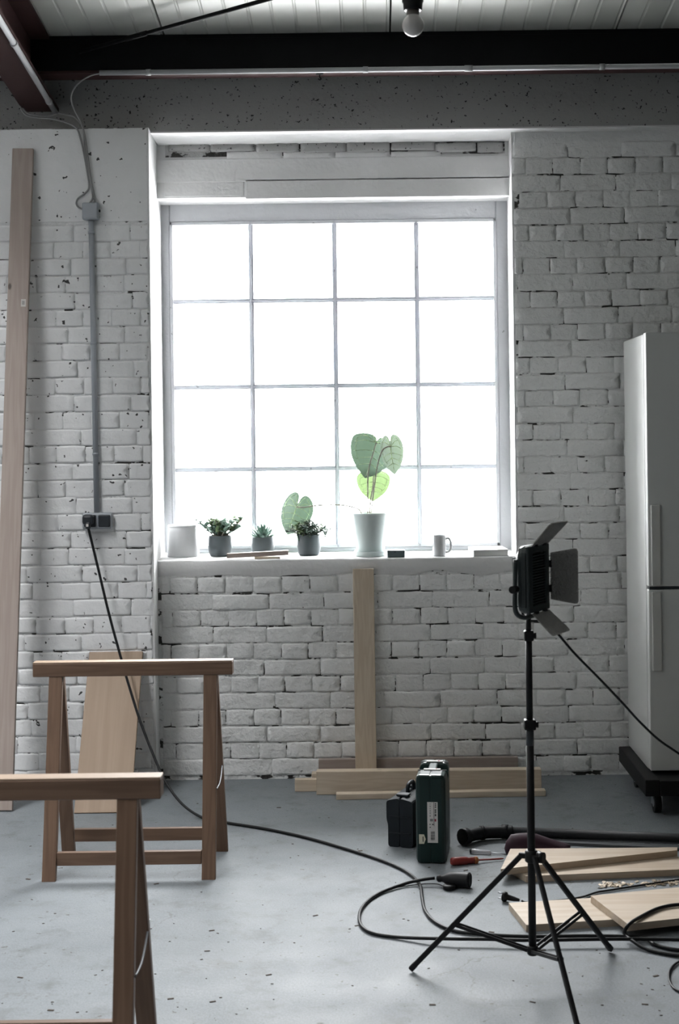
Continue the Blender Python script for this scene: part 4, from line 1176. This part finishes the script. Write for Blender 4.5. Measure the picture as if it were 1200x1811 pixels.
# ribbed charcoal pots
def ribbed(p, r, h):
    prof = [(r * 0.72, 0.0), (r * 0.80, 0.003)]
    n = 26
    for k in range(n + 1):
        t = k / n; rr = r * (0.80 + 0.20 * math.sin(min(1, t * 1.9 + 0.12) * math.pi / 2)) * (1 - 0.04 * max(0, t - 0.6) / 0.4)
        prof.append((rr + 0.0012 * math.cos(k * math.pi), 0.004 + (h - 0.006) * t))
    prof += [(r * 0.96, h), (r * 0.90, h), (r * 0.88, h - 0.016)]
    return MB().lathe(prof, 36, T(p))
def blade(p, d, L, w, th, bend=0.0, n=5):
    """pointed fleshy leaf from p along d"""
    d = Vector(d).normalized(); side = d.cross(Vector((0, 0, 1)))
    if side.length < 1e-4: side = Vector((1, 0, 0))
    side.normalize(); up = side.cross(d).normalized()
    vs = []; fs = []
    for i in range(n + 1):
        t = i / n; c = Vector(p) + d * L * t + Vector((0, 0, -bend * L * t * t))
        ww_ = w * (math.sin(math.pi * (0.22 + 0.78 * t)) ** 0.8 if t < 1 else 0.02) * 0.5
        tt = th * (1 - t) * 0.5 + 0.0003
        vs += [c - side * ww_, c + up * tt, c + side * ww_, c - up * tt]
    for i in range(n):
        for k in range(4): fs.append((i * 4 + k, i * 4 + (k + 1) % 4, i * 4 + 4 + (k + 1) % 4, i * 4 + 4 + k))
    fs += [(0, 1, 2, 3), (n * 4 + 3, n * 4 + 2, n * 4 + 1, n * 4)]
    return vs, fs
def sill_plant(px, y, r, h, label):
    p = at_sill(px, y)
    o = thing('potted_succulent', p, label, 'potted plant', 'succulents in ribbed charcoal pots on the sill')
    part('pot', ribbed(p, r, h), M['charcoal'], o)
    part('soil', MB().lathe([(r * 0.88, h - 0.018), (r * 0.88, h - 0.012), (r * 0.5, h - 0.008)], 24, T(p)), M['soil'], o)
    return o, p + Vector((0, 0, h - 0.01))
rnd = random.Random(21)
# branching jade-like plant
o, q = sill_plant(389, 0.215, 0.058, 0.10, 'bushy rounded-leaf succulent in a ribbed dark pot next to the white planter')
for s in range(24):
    a = s * 2.4; lean_ = rnd.uniform(0.15, 1.0)
    base = q + Vector((math.cos(a), math.sin(a), 0)) * rnd.uniform(0.0, 0.03)
    tip = base + Vector((math.cos(a) * lean_ * 0.098, math.sin(a) * lean_ * 0.06, rnd.uniform(0.045, 0.092)))
    st = part('stalk', MB().tube([base, base.lerp(tip, 0.5) + Vector((0, 0, .006)), tip], [0.004, 0.0035, 0.0025], 6), M['stem'], o)
    for k in range(9):
        t = 0.35 + 0.65 * k / 8; b0 = base.lerp(tip, t); g_ = rnd.uniform(0, 6.28)
        d = Vector((math.cos(g_), math.sin(g_), rnd.uniform(0.1, 1.1)))
        vs, fs = blade(b0, d, rnd.uniform(.032, .046), .025, .007, 0.1)
        part('leaf', MB().add([tuple(v) for v in vs], fs, True), M['succulent'] if s % 3 else M['leaf_mid'], st)
# aloe rosette
o, q = sill_plant(464.5, 0.31, 0.058, 0.085, 'spiky rosette succulent in a ribbed dark pot behind the wooden strips')
for k in range(52):
    a = k * 2.39996; t = k / 52
    el_ = 0.12 + 1.25 * (1 - t) ** 0.9 if False else 0.15 + 1.3 * t
    d = Vector((math.cos(a) * math.cos(el_), math.sin(a) * math.cos(el_), math.sin(el_)))
    vs, fs = blade(q + Vector((math.cos(a), math.sin(a), 0)) * 0.018 * (1 - t), d, 0.088 - 0.010 * t, .018, .006, -0.12 * (1 - t))
    part('leaf', MB().add([tuple(v) for v in vs], fs, True), M['aloe'], o)
# fine-leaved plant
o, q = sill_plant(546, 0.205, 0.058, 0.10, 'dark bushy fine-leaved succulent in a ribbed pot below the large round leaf')
for s in range(26):
    a = s * 2.4; sp = math.sqrt(s / 26)
    base = q + Vector((math.cos(a), math.sin(a), 0)) * 0.025 * sp
    tip = base + Vector((math.cos(a) * sp * 0.088, math.sin(a) * sp * 0.05, 0.085 - 0.055 * sp + rnd.uniform(-.005, .01)))
    st = part('stalk', MB().tube([base, base.lerp(tip, 0.55) + Vector((0, 0, .010)), tip], [0.003, 0.0025, 0.002], 6), M['stem'], o)
    for k in range(14):
        t = 0.2 + 0.8 * k / 13; b0 = base.lerp(tip, t) + Vector((0, 0, .008 * math.sin(t * 3.14))); g_ = rnd.uniform(0, 6.28)
        d = Vector((math.cos(g_) + math.cos(a) * sp, math.sin(g_) + math.sin(a) * sp, rnd.uniform(-0.2, 0.8)))
        vs, fs = blade(b0, d, rnd.uniform(.034, .052), .012, .004, 0.25)
        part('leaf', MB().add([tuple(v) for v in vs], fs, True), M['fern'] if s % 4 else M['leaf_mid'], st)

# big plant in the pale pot
p = at_sill(655, 0.115)
vp = thing('potted_anthurium', p, 'large-leaved plant with pale veins in a pale mint pot', 'potted plant')
sc_ = part('saucer', MB().lathe([(0.066, 0.0), (0.076, 0.002), (0.079, 0.022), (0.078, 0.026), (0.074, 0.025), (0.070, 0.008), (0.03, 0.007)], 44, T(p)), M['mint'], vp)
part('pot', MB().lathe([(0.060, 0.008), (0.064, 0.010), (0.092, 0.198), (0.0925, 0.206), (0.0905, 0.208), (0.0875, 0.205), (0.082, 0.165), (0.03, 0.160)], 48, T(p)), M['mint'], vp)
part('soil', MB().lathe([(0.081, 0.160), (0.081, 0.168), (0.02, 0.172)], 32, T(p)), M['soil'], vp)
HR = [(0, 1.0), (8, 0.93), (20, 0.85), (40, 0.77), (60, 0.71), (80, 0.67), (100, 0.63), (120, 0.58), (140, 0.52), (158, 0.45), (171, 0.34), (180, 0.12)]
def heart(t, lobe):
    """heart leaf outline about the point where the stem joins; tip at (0,-1), t 0..1 around from the tip"""
    a = t * 360.0; a = a if a <= 180 else a - 360
    d = abs(a)
    for (a0, r0), (a1, r1) in zip(HR, HR[1:]):
        if d <= a1: r = r0 + (r1 - r0) * (d - a0) / (a1 - a0); break
    x = r * math.sin(R(d)) * (1 if a >= 0 else -1); y = -r * math.cos(R(d))
    if y > 0: y *= lobe
    return x, y
def leaf(att, tip, wid, Y, tilt, cup, material, stem_pts, lobe):
    """heart leaf; att and tip are pixels, Y its distance; tilt leans it out of the wall plane"""
    A = W(att[0], att[1], Y); B = W(tip[0], tip[1], Y + tilt[1])
    dn = (B - A); L = dn.length; dn.normalize()
    wv = dn.cross(Vector((0, 1, 0))).normalized(); wv = (wv + Vector((0, tilt[0], 0))).normalized()
    nn = wv.cross(dn).normalized()
    if nn.y > 0: nn = -nn
    def S_(x, y):
        xx = x * wid
        return A + wv * (xx * L) - dn * (y * L) - nn * (cup * L * (xx * xx * 2.2)) - nn * (0.10 * L * (y + 0.3) ** 2)
    n = 60; rings = [0.0, 0.3, 0.6, 0.85, 1.0]; vs = []; fs = []
    for r in rings:
        for k in range(n):
            x, y = heart(k / n, lobe)
            vs.append(S_(x * r, y * r))
    for i in range(len(rings) - 1):
        for k in range(n): fs.append((i * n + k, i * n + (k + 1) % n, (i + 1) * n + (k + 1) % n, (i + 1) * n + k))
    lf = part('leaf', MB().add([tuple(v) for v in vs], fs, True), material, vp)
    b = MB()
    def vein(pts, r0, r1):
        q = [S_(x, y) + nn * 0.0008 for x, y in pts]
        b.tube(q, [(r0 + (r1 - r0) * i / (len(q) - 1)) * 1.5 for i in range(len(q))], 5)
    vein([(0, 0), (0, -0.3), (0, -0.6), (0, -0.93)], 0.0016, 0.0006)
    for s in (-1, 1):
        for ang, k in ((150, .82), (112, .86), (78, .88)):
            x1, y1 = heart((s * ang / 360.0) % 1.0, lobe)
            vein([(0, 0), (x1 * 0.5, y1 * 0.5 + 0.06), (x1 * k, y1 * k)], 0.0013, 0.0005)
        for y0_, ang in ((-0.22, 56), (-0.40, 38), (-0.58, 24)):
            x1, y1 = heart((s * ang / 360.0) % 1.0, lobe)
            vein([(0, y0_), (x1 * 0.5, (y0_ + y1) / 2 + 0.03), (x1 * 0.90, y1 * 0.92)], 0.0011, 0.0004)
        vein([tuple(c * 0.82 for c in heart((s * q / 360.0) % 1.0, lobe)) for q in (140, 115, 90, 65, 45, 28)], 0.0007, 0.0005)
    part('vein', b, M['vein'], lf)
    if stem_pts:
        q = smooth_path(stem_pts[:-1] + [A + nn * 0.002], 6)
        part('stem', MB().tube(q, 0.0036, 6), M['stem'], lf)
so_ = p + Vector((-0.012, -0.01, 0.165))
leaf((665, 783), (646, 846), 0.95, 0.13, (0.25, -0.01), 0.25, M['leaf_dark'], [so_, W(650, 880, 0.10), W(651, 835, 0.09), W(660, 800, 0.11), Vector()], 0.45)
leaf((660, 842), (659, 887), 1.0, 0.15, (0.0, -0.02), 0.20, M['leaf_mid'], [so_ + Vector((0.006, 0.004, 0)), W(655, 885, 0.11), W(659, 862, 0.13), Vector()], 0.55)
leaf((690, 790), (697, 840), 0.66, 0.06, (-0.35, 0.0), 0.25, M['leaf_pale'], [so_ + Vector((0.012, 0.0, 0)), W(661, 865, 0.08), W(667, 825, 0.05), W(674, 800, 0.04), W(682, 791, 0.04), Vector()], 1.0)
leaf((524, 897), (507, 946), 0.86, 0.27, (-0.3, 0.0), 0.30, M['leaf_dark'], [so_ + Vector((-0.012, 0.01, 0.0)), W(636, 903, 0.13), W(622, 896.5, 0.16), W(600, 893, 0.20), W(565, 893.5, 0.24), W(540, 897, 0.25), Vector()], 1.15)
# loose strips of wood
a = at_sill(401, 0.025); c = at_sill(510, 0.045)
m = frame((a + c) / 2 + Vector((0, 0, 0.022)), (c - a) + Vector((0, 0, 0.010)), (0, 0, 1))
lsolid('wood_strip', MB().box((c - a).length, 0.03, 0.022, None, 0.002), M['pine_grey'], m, 'longer flat wooden strip lying on the sill before the rosette plant', 'wood strip')
a = at_sill(450, 0.03); c = at_sill(495, 0.035)
m = frame((a + c) / 2 + Vector((0, 0, 0.005)), (c - a), (0, 0, 1))
lsolid('wood_strip', MB().box((c - a).length, 0.035, 0.009, None, 0.001), M['pine'], m, 'short thin wooden sliver under the longer strip on the sill', 'wood strip')
# slate-grey little case
p = at_sill(700, 0.035)
gc2 = thing('small_case', p, 'small slate-grey rounded case beside the mint pot on the sill', 'case')
part('body', MB().box(0.084, 0.05, 0.034, T(p + Vector((0, 0, 0.0172))), 0.006, 3), M['slate'], gc2)
part('button', MB().lathe([(0.003, 0), (0.003, 0.001)], 10, T(p + Vector((-.005, -0.025, 0.026))) @ Matrix.Rotation(R(90), 4, 'X')), M['dark'], gc2)
# mug
p = at_sill(776.5, 0.06)
mg = thing('mug', p, 'white mug with its handle to the right on the sill', 'mug')
part('cup', MB().lathe([(0.029, 0.0), (0.0315, 0.003), (0.0322, 0.06), (0.0325, 0.098), (0.0315, 0.100), (0.0305, 0.098), (0.029, 0.02), (0.01, 0.016)], 36, T(p)), M['ceramic'], mg)
hp = smooth_path([p + Vector((0.030, -0.004, 0.082)), p + Vector((0.045, -0.006, 0.083)), p + Vector((0.054, -0.007, 0.065)), p + Vector((0.054, -0.007, 0.040)), p + Vector((0.045, -0.006, 0.022)), p + Vector((0.030, -0.004, 0.018))], 6)
part('handle', MB().tube(hp, 0.006, 10), M['ceramic'], mg)
part('print', MB().box(0.003, 0.012, 0.014, T(p + Vector((-0.0308, -0.006, 0.05))), 0.001), M['ink_grey'], mg)
# book
a = W(866, 985, 0.015)
bk = thing('book', (a.x, 0.10, SILL), 'closed book with a white cover lying at the right end of the sill', 'book')
bmx = T((a.x, 0.115, SILL)) @ Matrix.Rotation(R(3), 4, 'Z')
part('pages', MB().box(0.158, 0.206, 0.025, bmx @ T((0.0, 0, 0.0155))), M['paper'], bk)
for z in (0.0015, 0.0295):
    part('cover', MB().box(0.165, 0.212, 0.003, bmx @ T((0, 0, z)), 0.0006), M['ceramic'], bk)
part('spine', MB().box(0.003, 0.212, 0.029, bmx @ T((-0.0815, 0, 0.0155))), M['ceramic'], bk)
